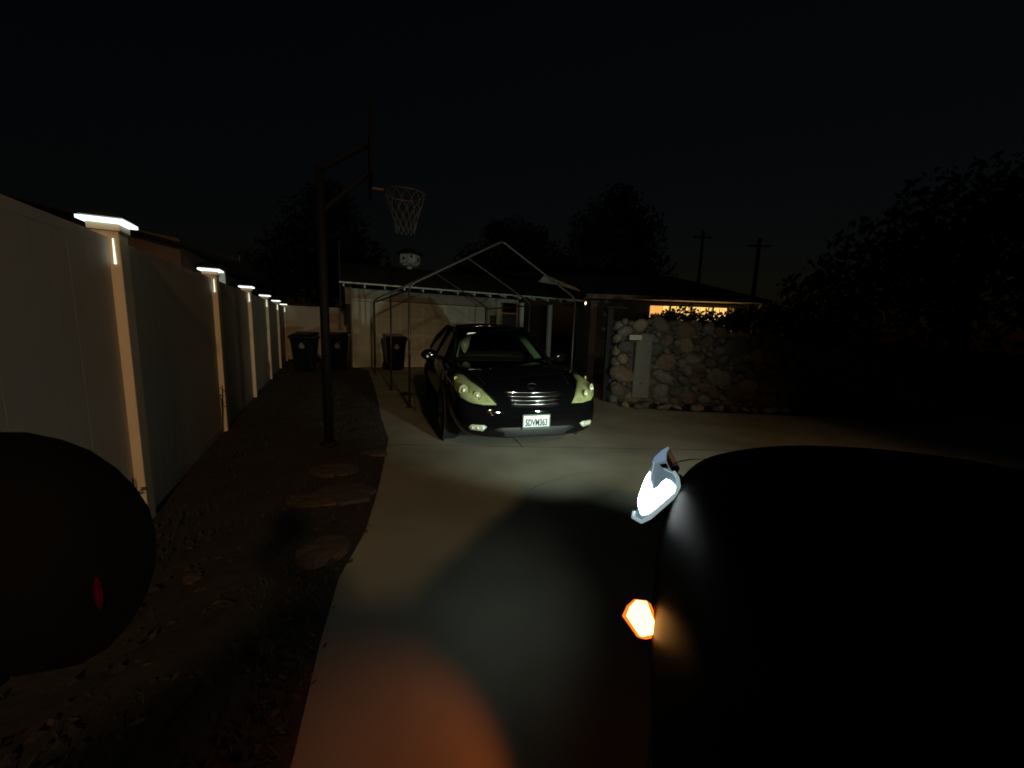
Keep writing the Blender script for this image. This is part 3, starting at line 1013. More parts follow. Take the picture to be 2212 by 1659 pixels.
# headlights: yellowed housing, two bowls, amber corner, clear cover
for sx in (-1, 1):
    yw = sx * R(38)
    cs, sn = math.cos(yw), math.sin(yw)
    base = [(-0.390, .10, .600), (-0.47, .13, .665), (-0.57, .19, .735), (-0.67, .34, .795), (-0.75, .48, .838), (-0.805, .62, .860), (-0.835, .60, .835),
            (-0.825, .50, .785), (-0.795, .38, .715), (-0.735, .26, .655), (-0.64, .17, .618), (-0.52, .12, .600)]
    ol = []
    for (l, s_, z) in base:
        lx = -l * sx if sx > 0 else l
        ol.append((lx * cs + s_ * sn, z))
    hl = patch(T, ol, 0.012, 'headlight', M['lamp_yellowed'], sed, yaw=yw, rings=6, dome=0.012)
    for nme, l, s_, z, rad, mt in (('reflector', -0.705, .26, .712, 0.056, 'lamp_bowl'), ('reflector', -0.585, .17, .668, 0.042, 'lamp_bowl'), ('corner_lamp', -0.775, .47, .800, 0.024, 'lamp_amber')):
        lx = -l * sx if sx > 0 else l
        cl_, cz_ = lx * cs + s_ * sn, z
        disc(T, cl_, cz_, rad * 1.14, 0.028, yw, 0.55, M['lamp_ring'], 'lamp_ring', hl)
        ro, c_, ax_, e1, e2 = disc(T, cl_, cz_, rad, 0.036, yw, 0.8, M[mt], nme, hl, dish=0.006)
        if mt == 'lamp_bowl':
            bb = MB()
            bb.lathe([(0.002, -.02), (rad * .3, -.012), (rad * .34, 0.0), (rad * .3, .012), (0.002, .02)], 10, c=tuple(c_ + ax_ * .004))
            bb.build('bulb', M['lamp_bulb'], hl, smooth=True)
            for k in range(6):
                a_ = 2 * math.pi * (k + .3) / 6
                p_ = c_ + (e1 * math.cos(a_) + e2 * math.sin(a_)) * rad * .74 + ax_ * 0.003
                fb = MB()
                fb.add([p_ + e1 * .011, p_ + e2 * .007, p_ - e1 * .011, p_ - e2 * .007, p_ + ax_ * .004], [(0, 1, 4), (1, 2, 4), (2, 3, 4), (3, 0, 4)])
                fb.build('facet', M['lamp_bulb'], hl, solid=1e-5)
    patch(T, ol, 0.060, 'lens', M['lamp_clear'], hl, yaw=yw, rings=5, dome=0.008)
    # fog lamp
    fo = [(sx * l, z) for l, z in ((.52, .375), (.55, .395), (.68, .395), (.72, .37), (.70, .335), (.56, .33))]
    fl = patch(T, fo, 0.008, 'fog_lamp', M['lamp_bowl'], sed, yaw=sx * R(15), rings=3)
    for k in range(3):
        q = [(sx * (.56 + .055 * k + .014 * math.cos(2 * math.pi * j / 8)), .362 + .011 * math.sin(2 * math.pi * j / 8)) for j in range(8)]
        patch(T, q, 0.014, 'facet', M['lamp_bulb'], fl, yaw=sx * R(15), rings=1)
# grille with chrome bars
go = [(-.335, .695), (-.30, .712), (0, .722), (.30, .712), (.335, .695), (.27, .585), (.2, .570), (0, .565), (-.2, .570), (-.27, .585)]
gr = patch(T, go, 0.004, 'grille', M['matt_black'], sed, rings=5)
for k in range(4):
    z_ = 0.700 - 0.0365 * k
    hw = 0.325 - 0.018 * k
    pts = [on_body(T, hw * q / 8, z_ - 0.010 * (1 - (q / 8) ** 2) + 0.012, 0.014) for q in range(-8, 9)]
    MB().tube(pts, 0.0048, 6).build('grille_bar', M['chrome'], gr, smooth=True)
# oval badge with a hooked stroke on the hood edge
bc = on_body(T, 0, 0.735, 0.012)
bdg = MB().tube([(bc.x + 0.052 * math.cos(2 * math.pi * k / 24), bc.y + 0.012 * math.sin(2 * math.pi * k / 24), bc.z + 0.032 + 0.030 * math.sin(2 * math.pi * k / 24)) for k in range(25)], 0.0045, 5)
bdg.tube([(bc.x + 0.012, bc.y + 0.01, bc.z + 0.055), (bc.x - 0.022, bc.y - 0.004, bc.z + 0.018), (bc.x + 0.034, bc.y - 0.006, bc.z + 0.016)], 0.0045, 5)
bdg.build('badge', M['chrome'], sed)
# lower intake
lo = [(-.46, .345), (-.40, .36), (.40, .36), (.46, .345), (.42, .255), (.34, .235), (-.34, .235), (-.42, .255)]
patch(T, lo, 0.005, 'lower_intake', M['grey_mesh'], sed, rings=4)
ln = MB().tube([on_body(T, 0.62 * q / 10, 0.495, 0.003) for q in range(-10, 11)], 0.006, 5)
ln.build('bumper_moulding', M['black_paint'], sed)
# hood seams
for sx in (-1, 1):
    pts = []
    for q in range(9):
        y_ = 0.30 + q * 0.125
        h_ = T.ray_cast(Vector((sx * (0.50 + 0.022 * q), y_, 2.0)), Vector((0, 0, -1)))
        if h_[0] is not None:
            pts.append(h_[0] + Vector((0, 0, 0.001)))
    MB().tube(pts, 0.004, 5).build('hood_seam', M['black_plastic'], sed)
# licence plate with frame
pc = on_body(T, 0, 0.425, 0.0)
pl = MB().box((0, pc.y - 0.022, 0.425), (0.305, 0.006, 0.155)).build('license_plate', M['plate_white'], sed, bevel=0.003)
fr = MB()
fr.box((0, pc.y - 0.027, 0.496), (0.318, 0.012, 0.014)).box((0, pc.y - 0.027, 0.352), (0.318, 0.012, 0.026))
fr.box((-0.154, pc.y - 0.027, 0.425), (0.011, 0.012, 0.132)).box((0.154, pc.y - 0.027, 0.425), (0.011, 0.012, 0.132))
fr.build('plate_frame', M['frame_green'], pl, bevel=0.003)
mtx = Matrix.Translation((0, pc.y - 0.0265, 0.408)) @ Matrix.Rotation(R(90), 4, 'X')
text_mesh('plate_number', '5DVM363', 0.102, M['plate_blue'], pl, mtx, sx=0.60, bold=0.0028)
mtx = Matrix.Translation((0, pc.y - 0.0265, 0.474)) @ Matrix.Rotation(R(90), 4, 'X')
text_mesh('plate_heading', 'California', 0.030, M['plate_red'], pl, mtx, sx=1.1)
for sx in (-1, 1):
    MB().box((sx * 0.125, pc.y - 0.0262, 0.474), (0.030, 0.002, 0.020)).build('plate_sticker', M['plate_yellow'], pl)

# ---- the near car the picture is taken beside: local x = right, y = towards its tail
YAW_N = -R(17)
near = thing('dark_car', 'dark car at the right edge with white headlight and orange side marker lit', 'car', (1.474, 1.537, 0), YAW_N)
st2 = [(-0.16, 0.40, 0.30, 0.66, 0.70), (-0.13, 0.60, 0.24, 0.77, 0.82), (-0.04, 0.72, 0.21, 0.83, 0.93), (0.10, 0.785, 0.20, 0.85, 1.0), (0.30, 0.815, 0.20, 0.865, 1.04),
      (0.70, 0.855, 0.20, 0.90, 1.08), (1.20, 0.87, 0.20, 0.95, 1.10), (1.60, 0.87, 0.20, 0.98, 1.11), (1.95, 0.87, 0.20, 1.0, 1.06), (2.6, 0.87, 0.20, 1.0, 1.02), (3.9, 0.86, 0.22, 1.02, 1.04), (4.35, 0.80, 0.28, 0.98, 1.0), (4.45, 0.66, 0.4, 0.85, 0.88)]
nbody = car_body(st2, 'body', M['dark_body'], near, 0.935, 0.83, 0.72)
T2 = bvh_of(nbody)
for sx in (-1, 1):
    for y in (1.26, 3.72):
        MB().lathe([(0.36, -0.012), (0.36, 0.012)], 28, c=(sx * 0.82, y, 0.34), axis='x').build('wheel_arch', M['rubber'], near)
        wheel(near, (sx * 0.73, y, 0.34), 0.34, 0.21, sx)
rr_ = []
for s_, hw, zc, ze in ((2.60, 0.54, 1.52, 1.475), (2.9, 0.56, 1.545, 1.49), (3.4, 0.56, 1.53, 1.475), (3.75, 0.53, 1.49, 1.44)):
    rr_.append([(hw * k / 5, s_ + 0.05 * abs(k / 5) ** 2, zc - (zc - ze) * abs(k / 5) ** 2.2) for k in range(-5, 6)])
MB().grid(rr_).build('roof', M['dark_body'], near, smooth=True, solid=0.04)
ws = []
for i in range(9):
    q = i / 8
    hw = 0.72 - 0.17 * q
    ws.append([(hw * k / 6, 1.70 + 0.90 * q + 0.16 * (1 - 0.7 * q) * (k / 6) ** 2, 1.08 + 0.44 * q - 0.04 * (k / 6) ** 2) for k in range(-6, 7)])
MB().grid(ws).build('windshield', M['car_glass'], near, smooth=True)
rw = []
for i in range(5):
    q = i / 4
    hw = 0.56 + 0.12 * q
    rw.append([(hw * k / 5, 3.77 + 0.50 * q - 0.08 * (k / 5) ** 2, 1.49 - 0.45 * q) for k in range(-5, 6)])
MB().grid(rw).build('rear_window', M['car_glass'], near, smooth=True)
for sx in (-1, 1):
    MB().tube([(sx * 0.765, 1.85, 0.98), (sx * 0.67, 2.20, 1.22), (sx * 0.56, 2.61, 1.485)], 0.036, 8).build('windshield_pillar', M['dark_body'], near, smooth=True)
    MB().tube([(sx * 0.77, 3.2, 0.98), (sx * 0.57, 3.22, 1.48)], 0.045, 8).build('door_pillar', M['dark_body'], near)
    MB().tube([(sx * 0.74, 4.2, 0.99), (sx * 0.55, 3.78, 1.45)], 0.07, 8).build('rear_pillar', M['dark_body'], near)
    MB().box((sx * 0.36, 3.25, 1.04), (0.48, 0.14, 0.32), taper=0.8).box((sx * 0.36, 3.28, 1.25), (0.26, 0.10, 0.14)).build('front_seat', M['seat_dark'], near, bevel=0.03)
    tl = [(sx * l, z) for l, z in ((.55, .95), (.74, .93), (.76, .78), (.6, .76))]
    MB().box((sx * 0.70, 4.40, 0.86), (0.16, 0.06, 0.20)).build('tail_lamp', M['red_lens_and_glow'], near, bevel=0.02)
# right side glass only: the driver's window is down
MB().add([(0.80, 2.05, 1.0), (0.80, 3.15, 1.0), (0.58, 3.18, 1.47), (0.575, 2.66, 1.475)], [(0, 1, 2, 3)]).build('side_window', M['car_glass'], near, solid=0.004)
# left door mirror: rounded shell, glass and an added red glow imitating a reflection
mc = Vector((-1.432, 1.735, 1.205))
mb_ = MB()
ms = []
for i in range(9):
    ph = math.pi * i / 8
    ms.append((max(0.004, math.sin(ph) ** 0.6), -math.cos(ph)))
mb_.lathe([(0.098 * r__, 0.108 * z__) for r__, z__ in ms], 18, axis='x')
mb_.v = [(x, y * 0.62, z * 1.0) for x, y, z in mb_.v]
mo = mb_.build('door_mirror', M['matt_black'], near, smooth=True, loc=mc)
MB().box((0.30, 0.175, -0.09), (0.58, 0.05, 0.035)).box((0.0, 0.105, -0.08), (0.05, 0.17, 0.04)).build('mirror_arm', M['matt_black'], mo, bevel=0.012)
MB().lathe([(0.0008, -0.013), (0.002, -0.008), (0.0025, 0.0), (0.002, 0.007), (0.0006, 0.012)], 8, c=(0.1065, 0.006, -0.010)).build('mirror_glow', M['red_lens_and_glow'], mo, bevel=0.005)

# left headlight (the right one is its mirror image): side lens with bright bowl behind, rim, tip
LO = [(-0.7507, -0.0154, 0.8656), (-0.7765, -0.0356, 0.8384), (-0.8058, -0.0384, 0.8003), (-0.8199, -0.0144, 0.7727), (-0.8384, 0.0171, 0.7366), (-0.8542, 0.0514, 0.703), (-0.8663, 0.09, 0.6729), (-0.8746, 0.1356, 0.6452), (-0.8752, 0.1739, 0.6305), (-0.8878, 0.188, 0.6086), (-0.8925, 0.2124, 0.5933), (-0.8609, 0.2801, 0.6111), (-0.8304, 0.2994, 0.6448), (-0.7998, 0.3014, 0.6851), (-0.7679, 0.3031, 0.7271), (-0.7385, 0.305, 0.7657), (-0.7299, 0.2725, 0.7889), (-0.7306, 0.2269, 0.8045), (-0.7402, 0.178, 0.8095), (-0.7538, 0.1346, 0.807), (-0.7619, 0.0882, 0.813), (-0.7665, 0.0464, 0.8221), (-0.7634, 0.0003, 0.8428)]
BRIGHT = [(-0.8272, 0.0277, 0.7476), (-0.843, 0.0397, 0.7222), (-0.8564, 0.0697, 0.6934), (-0.8673, 0.1024, 0.667), (-0.8736, 0.1271, 0.6496), (-0.8742, 0.1689, 0.6336), (-0.8685, 0.2054, 0.628), (-0.8621, 0.2402, 0.6239), (-0.8399, 0.2632, 0.6452), (-0.8105, 0.2716, 0.6815), (-0.7762, 0.2791, 0.7246), (-0.7464, 0.2841, 0.7627), (-0.741, 0.271, 0.7747), (-0.7441, 0.2443, 0.7802), (-0.7554, 0.204, 0.7798), (-0.7678, 0.1742, 0.7739), (-0.7837, 0.1693, 0.7544), (-0.7962, 0.1767, 0.7351), (-0.8144, 0.1671, 0.7143), (-0.8223, 0.1466, 0.7111), (-0.825, 0.1115, 0.7202), (-0.83, 0.0823, 0.7241)]
TIP = [(-0.7507, -0.0154, 0.8656), (-0.7765, -0.0356, 0.8384), (-0.8058, -0.0384, 0.8003), (-0.8176, -0.0145, 0.7758), (-0.8001, 0.0076, 0.7912), (-0.7686, 0.0465, 0.8192), (-0.7634, 0.0003, 0.8428)]
NOTCH = [(-0.7881, 0.0476, 0.7928), (-0.7805, 0.0791, 0.7914), (-0.7574, 0.125, 0.8056), (-0.7619, 0.0882, 0.813), (-0.7696, 0.0714, 0.8088)]
RIB1 = [(-0.8078, 0.0023, 0.7828), (-0.8119, 0.038, 0.7645), (-0.8189, 0.0638, 0.7457), (-0.8238, 0.1028, 0.7249)]
RIB2 = [(-0.7712, 0.1093, 0.793), (-0.7547, 0.1508, 0.8), (-0.7406, 0.1842, 0.8067)]
NL = Vector((-0.81 * .9563 - 0.026 * .2924 * 0, 0.026, 0.585)).normalized()
NL = Vector((-0.782, 0.211, 0.585)).normalized()
def lens_pt(q, off, sx):
    # q in outline units blended with centroid already
    p = Vector(q) + NL * off
    return (p.x * sx, p.y, p.z)
cen = Vector((0, 0, 0))
for p in LO:
    cen += Vector(p)
cen /= len(LO)
def lens_shape(ol, off, dome, name, m, parent, sx, rings=4):
    n = len(ol)
    c_ = sum((Vector(p) for p in ol), Vector((0, 0, 0))) / n
    b = MB()
    for k in range(rings):
        q = 1 - k / rings
        for p in ol:
            b.v.append(lens_pt(c_ + (Vector(p) - c_) * q, off + dome * (1 - q * q), sx))
    b.v.append(lens_pt(c_, off + dome, sx))
    for k in range(rings - 1):
        for j in range(n):
            b.f.append((k * n + j, k * n + (j + 1) % n, (k + 1) * n + (j + 1) % n, (k + 1) * n + j))
    for j in range(n):
        b.f.append(((rings - 1) * n + j, (rings - 1) * n + (j + 1) % n, rings * n))
    return b.build(name, m, parent, smooth=True, solid=0.003)
def mixp(a, b, k):
    return tuple(Vector(a) * (1 - k) + Vector(b) * k)
for sx in (1, -1):
    hb = MB()
    # dark bucket in the corner behind the lens, lens face in front of it
    n = len(LO)
    bk = [Vector(p) - NL * 0.004 for p in LO]
    cb = sum(bk, Vector()) / n
    bk2 = [cb + (p - cb) * 0.7 - NL * 0.08 for p in bk]
    vs = [(p.x * sx, p.y, p.z) for p in bk + bk2]
    hb.add(vs, [tuple(range(n)), tuple(range(2 * n - 1, n - 1, -1))] + [(i, (i + 1) % n, n + (i + 1) % n, n + i) for i in range(n)])
    ho = hb.build('headlight', M['black_plastic'], near)
    b = MB()
    b.add([lens_pt(p, 0.0, sx) for p in LO], [tuple(range(n))])
    b.build('lens', M['lens_blue'], ho, solid=0.003)
    # bright V-shaped bowl, clear tip, dark notch, rim and moulded ribs
    for nm, ol_, off_, m_ in (('bright_bowl', BRIGHT, 0.006, 'lens_white'), ('lens_tip', TIP, 0.007, 'lens_tip'), ('lens_notch', NOTCH, 0.007, 'black_plastic')):
        b = MB()
        b.add([lens_pt(p, off_, sx) for p in ol_], [tuple(range(len(ol_)))])
        b.build(nm, M[m_], ho, solid=0.002)
    MB().tube([lens_pt(p, 0.006, sx) for p in LO[9:19]], 0.008, 6).build('lens_rim', M['lens_rim'], ho, smooth=True)
    MB().tube([lens_pt(p, 0.010, sx) for p in RIB1], 0.0025, 5).build('lens_rib', M['lens_rim'], ho)
    MB().tube([lens_pt(p, 0.010, sx) for p in RIB2], 0.0022, 5).build('lens_rib', M['lens_rim'], ho)
    # front part of the lamp wrapping round to the nose, facing the sedan
    fw_ = [(-0.81, -0.03, 0.76), (-0.85, 0.06, 0.68), (-0.87, 0.14, 0.63), (-0.80, 0.04, 0.600), (-0.70, -0.07, 0.62), (-0.62, -0.11, 0.66), (-0.68, -0.09, 0.71)]
    b = MB()
    b.add([(p[0] * sx, p[1] - 0.012, p[2]) for p in fw_], [tuple(range(len(fw_)))])
    b.build('front_lens', M['lamp_bowl'], ho, solid=0.003)
# seam of the hood catching light beside the lamp
MB().tube([(-0.742, 0.095, 0.822), (-0.72, 0.11, 0.842), (-0.68, 0.125, 0.862), (-0.62, 0.14, 0.878)], [0.004, 0.003, 0.0025, 0.001], 5).build('hood_seam', M['chrome'], near)

# orange side marker on the front corner
mkc = Vector((-0.872, 0.781, 0.55))
mx = Vector((0.16, 0.50, 0.0)).normalized()
nk = Vector((-0.30, 0.72, 0.62)).normalized()
ex = Vector((0.956, -0.29, 0.0)).normalized()
ex = (ex - nk * ex.dot(nk)).normalized()
ey = nk.cross(ex)
if ey.z < 0:
    ey = -ey
quad = [(-0.052, 0.008), (-0.034, 0.034), (-0.008, 0.051), (0.028, 0.046), (0.050, -0.034), (0.044, -0.042), (-0.006, -0.050), (-0.016, -0.046)]
b = MB()
fr_ = [mkc + ex * q[0] + ey * q[1] + nk * 0.012 for q in quad]
bk_ = [mkc + ex * q[0] * 0.96 + ey * q[1] * 0.96 - nk * 0.05 for q in quad]
n = len(quad)
b.add(fr_ + bk_, [tuple(range(n))] + [(i, (i + 1) % n, n + (i + 1) % n, n + i) for i in range(n)])
smk = b.build('side_marker', M['amber_edge'], near)
b = MB()
fr_ = [mkc + ex * (q[0] * .84 + 0.005) + ey * q[1] * .93 + nk * 0.0145 for q in quad]
b.add(fr_, [tuple(range(n))])
b.build('marker_lens', M['amber_glow'], smk)

# the near car's nose points away from the camera: turn its lengthwise axis round
def flip_y(o):
    me = o.data
    for v in me.vertices:
        v.co.y = -v.co.y
    me.flip_normals()
    o.location.y = -o.location.y
    for c in o.children:
        flip_y(c)
for ch in near.children:
    flip_y(ch)

# lamps of the near car
NM = Matrix.Translation((1.474, 1.537, 0)) @ Matrix.Rotation(YAW_N, 4, 'Z')
for sx in (-1, 1):
    a_ = NM @ Vector((sx * 0.70, 0.25, 0.79))
    b_ = NM @ Vector((sx * 0.70 - 5.2, 8.0, 1.5))
    spot('headlight_beam', a_, b_, 250.0, (0.86, 1.0, 0.86), 82, 1.0, 0.05)

spot('side_marker_light', NM @ Vector((-0.93, -0.80, 0.56)), (-0.30, 0.90, 0.0), 12.0, (1.0, 0.20, 0.02), 56, 0.75, 0.03)
bpy.data.objects['side_marker_light'].scale = (1.7, 0.85, 1.0)
spot('headlight_side_glow', NM @ Vector((-0.93, -0.14, 0.74)), (-2.6, 2.2, -0.4), 3.4, (0.9, 1.0, 0.95), 140, 1.0, 0.08)

# ================================================================== STREET LAMP behind the camera, across the road
SL = Vector((6.8, -14.2, 9.2))
lamp = thing('street_lamp', 'tall street lamp with a curved arm and warm light across the road', 'street lamp', (8.4, -15.2, 1.6))
MB().tube([(0, 0, 0), (0, 0, 6.9)], [0.10, 0.06], 12).build('pole', M['lamp_housing'], lamp, smooth=True)
MB().tube([(0, 0, 6.9), (-0.3, 0.2, 7.6), (-1.0, 0.65, 7.85), (-1.4, 0.9, 7.82)], 0.035, 8).build('arm', M['lamp_housing'], lamp, smooth=True)
MB().box((-1.6, 1.0, 7.80), (0.55, 0.22, 0.12), rz=R(148), taper=0.8).build('lamp_head', M['lamp_housing'], lamp, bevel=0.02)
spot('street_lamp_light', SL, (0.1, 0.2, 0.0), 3900.0, (1.0, 0.60, 0.28), 43, 0.8, 0.5)

# ================================================================== STONE WALL
wall = thing('stone_wall', 'rough stone wall of mixed boulders with a gate pillar end right of the sedan', 'stone wall', (2.0, 7.35, 0), R(2.5))
# local x to the right, y back
def top_z(x):
    return 1.66 if x < 1.4 else max(0.75, 1.66 - 0.16 * (x - 1.4))
core = MB()
n = 14
for i in range(n):
    x0, x1 = 0.06 + i * 6.0 / n, 0.06 + (i + 1) * 6.0 / n
    z0, z1 = top_z(x0) - .13, top_z(x1) - .13
    core.add([(x0, 0.10, 0), (x1, 0.10, 0), (x1, 0.52, 0), (x0, 0.52, 0), (x0, 0.12, z0), (x1, 0.12, z1), (x1, 0.50, z1), (x0, 0.50, z0)],
             [(3, 2, 1, 0), (4, 5, 6, 7), (0, 1, 5, 4), (1, 2, 6, 5), (2, 3, 7, 6), (3, 0, 4, 7)])
core.build('mortar_core', M['mortar'], wall)
stone_me = []
for k in range(7):
    bm = bmesh.new()
    bmesh.ops.create_icosphere(bm, subdivisions=2, radius=0.5)
    rs = random.Random(50 + k)
    ax = [Vector((rs.uniform(-1, 1), rs.uniform(-1, 1), rs.uniform(-1, 1))).normalized() for _ in range(10)]
    hs = [rs.uniform(0.27, 0.42) for _ in ax]
    for v in bm.verts:
        for a_, h_ in zip(ax, hs):
            dd = v.co.dot(a_)
            if dd > h_:
                v.co -= a_ * (dd - h_) * 0.85
        v.co *= rs.uniform(0.95, 1.05)
    me = bpy.data.meshes.new('stone')
    bm.to_mesh(me)
    bm.free()
    for p in me.polygons:
        p.use_smooth = True
    me.materials.append(STONES[0])
    stone_me.append(me)
def put_stone(parent, loc, sc, rz, mi, name='stone'):
    o = bpy.data.objects.new(name, stone_me[rnd.randrange(7)])
    col.objects.link(o)
    o.parent = parent
    o.location = loc
    o.scale = sc
    o.rotation_euler = (rnd.uniform(-.3, .3), rnd.uniform(-.5, .5), rz)
    o.material_slots[0].link = 'OBJECT'
    o.material_slots[0].material = STONES[mi]
    return o
MIX = [0, 0, 1, 1, 2, 2, 2, 3, 4, 4]
placed = []
tries = 0
while len(placed) < 270 and tries < 14000:
    tries += 1
    big = 0.46 if len(placed) < 30 else (0.30 if len(placed) < 95 else 0.17)
    sz = big * rnd.uniform(0.75, 1.15)
    x = rnd.uniform(0.08, 5.9)
    z = rnd.uniform(0.05, top_z(x) - sz * 0.10)
    if 0.28 < x < 0.74 and 0.45 < z < 1.28:
        continue
    ok = True
    for (a_, b_, c_) in placed:
        if (x - a_) ** 2 + ((z - b_) * 1.15) ** 2 < (0.365 * (sz + c_)) ** 2:
            ok = False
            break
    if not ok:
        continue
    placed.append((x, z, sz))
    put_stone(wall, (x, 0.10 + rnd.uniform(-.03, .03), z), (sz * rnd.uniform(1.0, 1.35), 0.24, sz * rnd.uniform(.8, 1.0)), rnd.uniform(-.3, .3), rnd.choice(MIX))
for i in range(7):          # left end face
    for j in range(2):
        put_stone(wall, (0.03, 0.2 + j * 0.24, 0.12 + i * 0.235), (0.2, 0.30, 0.26), rnd.uniform(-.3, .3), rnd.choice([0, 1, 1, 0]))
b = MB()
b.box((0.50, 0.055, 0.70), (0.34, 0.12, 1.12), taper=0.92)
b.build('upright_slab', M['slab'], wall, bevel=0.03)
# loose rocks along the foot of the wall
for i in range(16):
    o = put_stone(None, (2.15 + i * 0.20 + rnd.uniform(-.06, .06), 7.12 + rnd.uniform(-.12, .08), 0.05), (rnd.uniform(.16, .30), rnd.uniform(.14, .22), rnd.uniform(.10, .17)), rnd.uniform(-1, 1), rnd.choice([0, 0, 1, 4]), 'edge_rock')
    tag(o, 'small rounded rock in the loose row along the foot of the stone wall', 'rock', 'rocks along the foot of the wall')
# number plaque
plq = thing('address_plaque', 'small pale address plaque with faint digits on the stone wall\'s left end', 'plaque', (2.0, 7.35, 0), R(2.5))
MB().box((0.30, -0.045, 1.315), (0.235, 0.02, 0.095)).build('plate', M['sign_pale'], plq, bevel=0.004)
for i in range(4):
    b = MB()
    x = 0.228 + i * 0.048
    if i in (0, 2):
        b.box((x, -0.057, 1.315), (0.008, 0.003, 0.058))
    else:
        b.box((x, -0.057, 1.343), (0.026, 0.003, 0.007)).box((x, -0.057, 1.316), (0.026, 0.003, 0.007)).box((x, -0.057, 1.288), (0.026, 0.003, 0.007))
        b.box((x - 0.010, -0.057, 1.33), (0.006, 0.003, 0.020)).box((x + 0.010, -0.057, 1.302), (0.006, 0.003, 0.020))
    b.build('digit', M['sign_dark'], plq)
# iron gate post with a flat cap
gp = thing('gate_post', 'dark iron gate post with a flat cap at the wall\'s left end', 'gate post', (1.90, 7.75, 0), 0)
MB().box((0, 0, 0.93), (0.11, 0.11, 1.86)).build('post', M['black_iron'], gp, bevel=0.006)
MB().box((0.10, 0, 1.875), (0.42, 0.26, 0.035)).build('cap', M['black_iron'], gp, bevel=0.006)
wp = thing('porch_post', 'reddish brown wooden post in the shade behind the gate post', 'post', (1.98, 9.9, 0), R(10))
MB().box((0, 0, 1.06), (0.17, 0.17, 2.12)).build('shaft', M['dark_wood'], wp, bevel=0.01)
MB().box((0, 0, 2.14), (0.24, 0.24, 0.05)).build('post_cap', M['dark_wood'], wp, bevel=0.01)

# ================================================================== PLANTS
def leaf_cloud(clumps, n, size, seed, flat=0.0):
    rs = random.Random(seed)
    b = MB()
    tot = sum(c[3] ** 2 for c in clumps)
    for (cx, cy, cz, rad, sq) in clumps:
        m_ = int(n * rad ** 2 / tot)
        for _ in range(m_):
            d_ = Vector((rs.gauss(0, 1), rs.gauss(0, 1), rs.gauss(0, 1))).normalized()
            r_ = rad * (rs.random() ** 0.45) * rs.uniform(.86, 1.1)
            p = Vector((cx + d_.x * r_, cy + d_.y * r_, cz + d_.z * r_ * sq))
            a_ = Vector((rs.gauss(0, 1), rs.gauss(0, 1), rs.gauss(0, 1))).normalized()
            t_ = a_.orthogonal().normalized()
            q_ = a_.cross(t_)
            s_ = size * rs.uniform(.6, 1.3)
            b.add([p - t_ * s_, p + q_ * s_ * .45, p + t_ * s_, p - q_ * s_ * .45], [(0, 1, 2, 3)])
    return b
def tree(name, label, base, height, crown, n, size, seed, trunk_r=0.22):
    t = thing(name, label, 'tree', base, 0, 'trees behind the house')
    rs = random.Random(seed)
    tr = MB().tube([(0, 0, 0), (0.1, 0.05, height * .3), (0.0, -0.05, height * .6), (0.05, 0, height * .85)], [trunk_r, trunk_r * .8, trunk_r * .5, trunk_r * .15], 9)
    for k in range(6):
        a_ = rs.uniform(0, 6.28)
        z_ = height * rs.uniform(.35, .65)
        L_ = height * rs.uniform(.15, .28)
        tr.tube([(0, 0, z_), (L_ * .5 * math.cos(a_), L_ * .5 * math.sin(a_), z_ + L_ * .5), (L_ * math.cos(a_), L_ * math.sin(a_), z_ + L_ * .8)], [trunk_r * .4, trunk_r * .25, trunk_r * .08], 6)
    tr.build('trunk', M['bark'], t, smooth=True)
    leaf_cloud(crown, n, size, seed).build('crown', M['leaf'], t, solid=1e-5)
    return t
tree('pine_tree', 'tall dark tree rising behind the fence left of the garage', (-10.5, 22, 0), 8.5,
     [(0, 0, 6.6, 2.2, .9), (-1.8, .5, 5.4, 2.0, .8), (1.8, 0, 4.9, 1.7, .8), (-.5, 0, 4.0, 2.6, .7), (0.2, 0, 7.8, 1.3, 1.0), (2.6, 0, 3.8, 1.0, .8), (-3.4, 0, 3.8, 1.8, .8)], 9000, .16, 11)
tree('round_tree', 'broad dark tree behind the garage roof, middle of the three', (-0.3, 24, 0), 8.2,
     [(0, 0, 6.2, 1.9, .9), (-2.0, 0, 5.2, 1.5, .8), (2.0, 0, 5.4, 1.6, .85), (0.2, 0, 4.6, 2.4, .7), (-.9, .3, 7.1, .9, .8), (1.3, .2, 6.9, 1.0, .8), (-3.0, 0, 4.5, 1.0, .8), (2.9, 0, 4.7, 1.1, .8)], 9000, .15, 12)
tree('tall_tree', 'tallest dark tree, rounded top above the lit window wing', (5.0, 20.5, 0), 8.8,
     [(0, 0, 7.0, 1.7, 1.0), (-.9, 0, 6.2, 1.7, 1.0), (.9, 0, 6.1, 1.7, 1.0), (0, 0, 5.2, 2.4, .8), (-1.1, 0, 4.4, 1.9, .8), (1.3, 0, 4.2, 1.9, .8), (0.1, 0, 8.0, 0.9, .8)], 10000, .14, 13)
tree('spreading_tree', 'wide dark tree at the right edge beyond the stone wall', (12.0, 10.5, 0), 6.0,
     [(0, 0, 4.6, 2.0, .8), (-2.2, 0, 3.4, 1.7, .75), (-3.7, 0, 2.5, 1.2, .8), (2, 0, 4.8, 2.0, .8), (-1, -.3, 2.4, 2.0, .8), (3.5, 0, 3.5, 2.2, .8), (-4.3, 0, 1.6, 1.1, .9)], 9000, .13, 14)
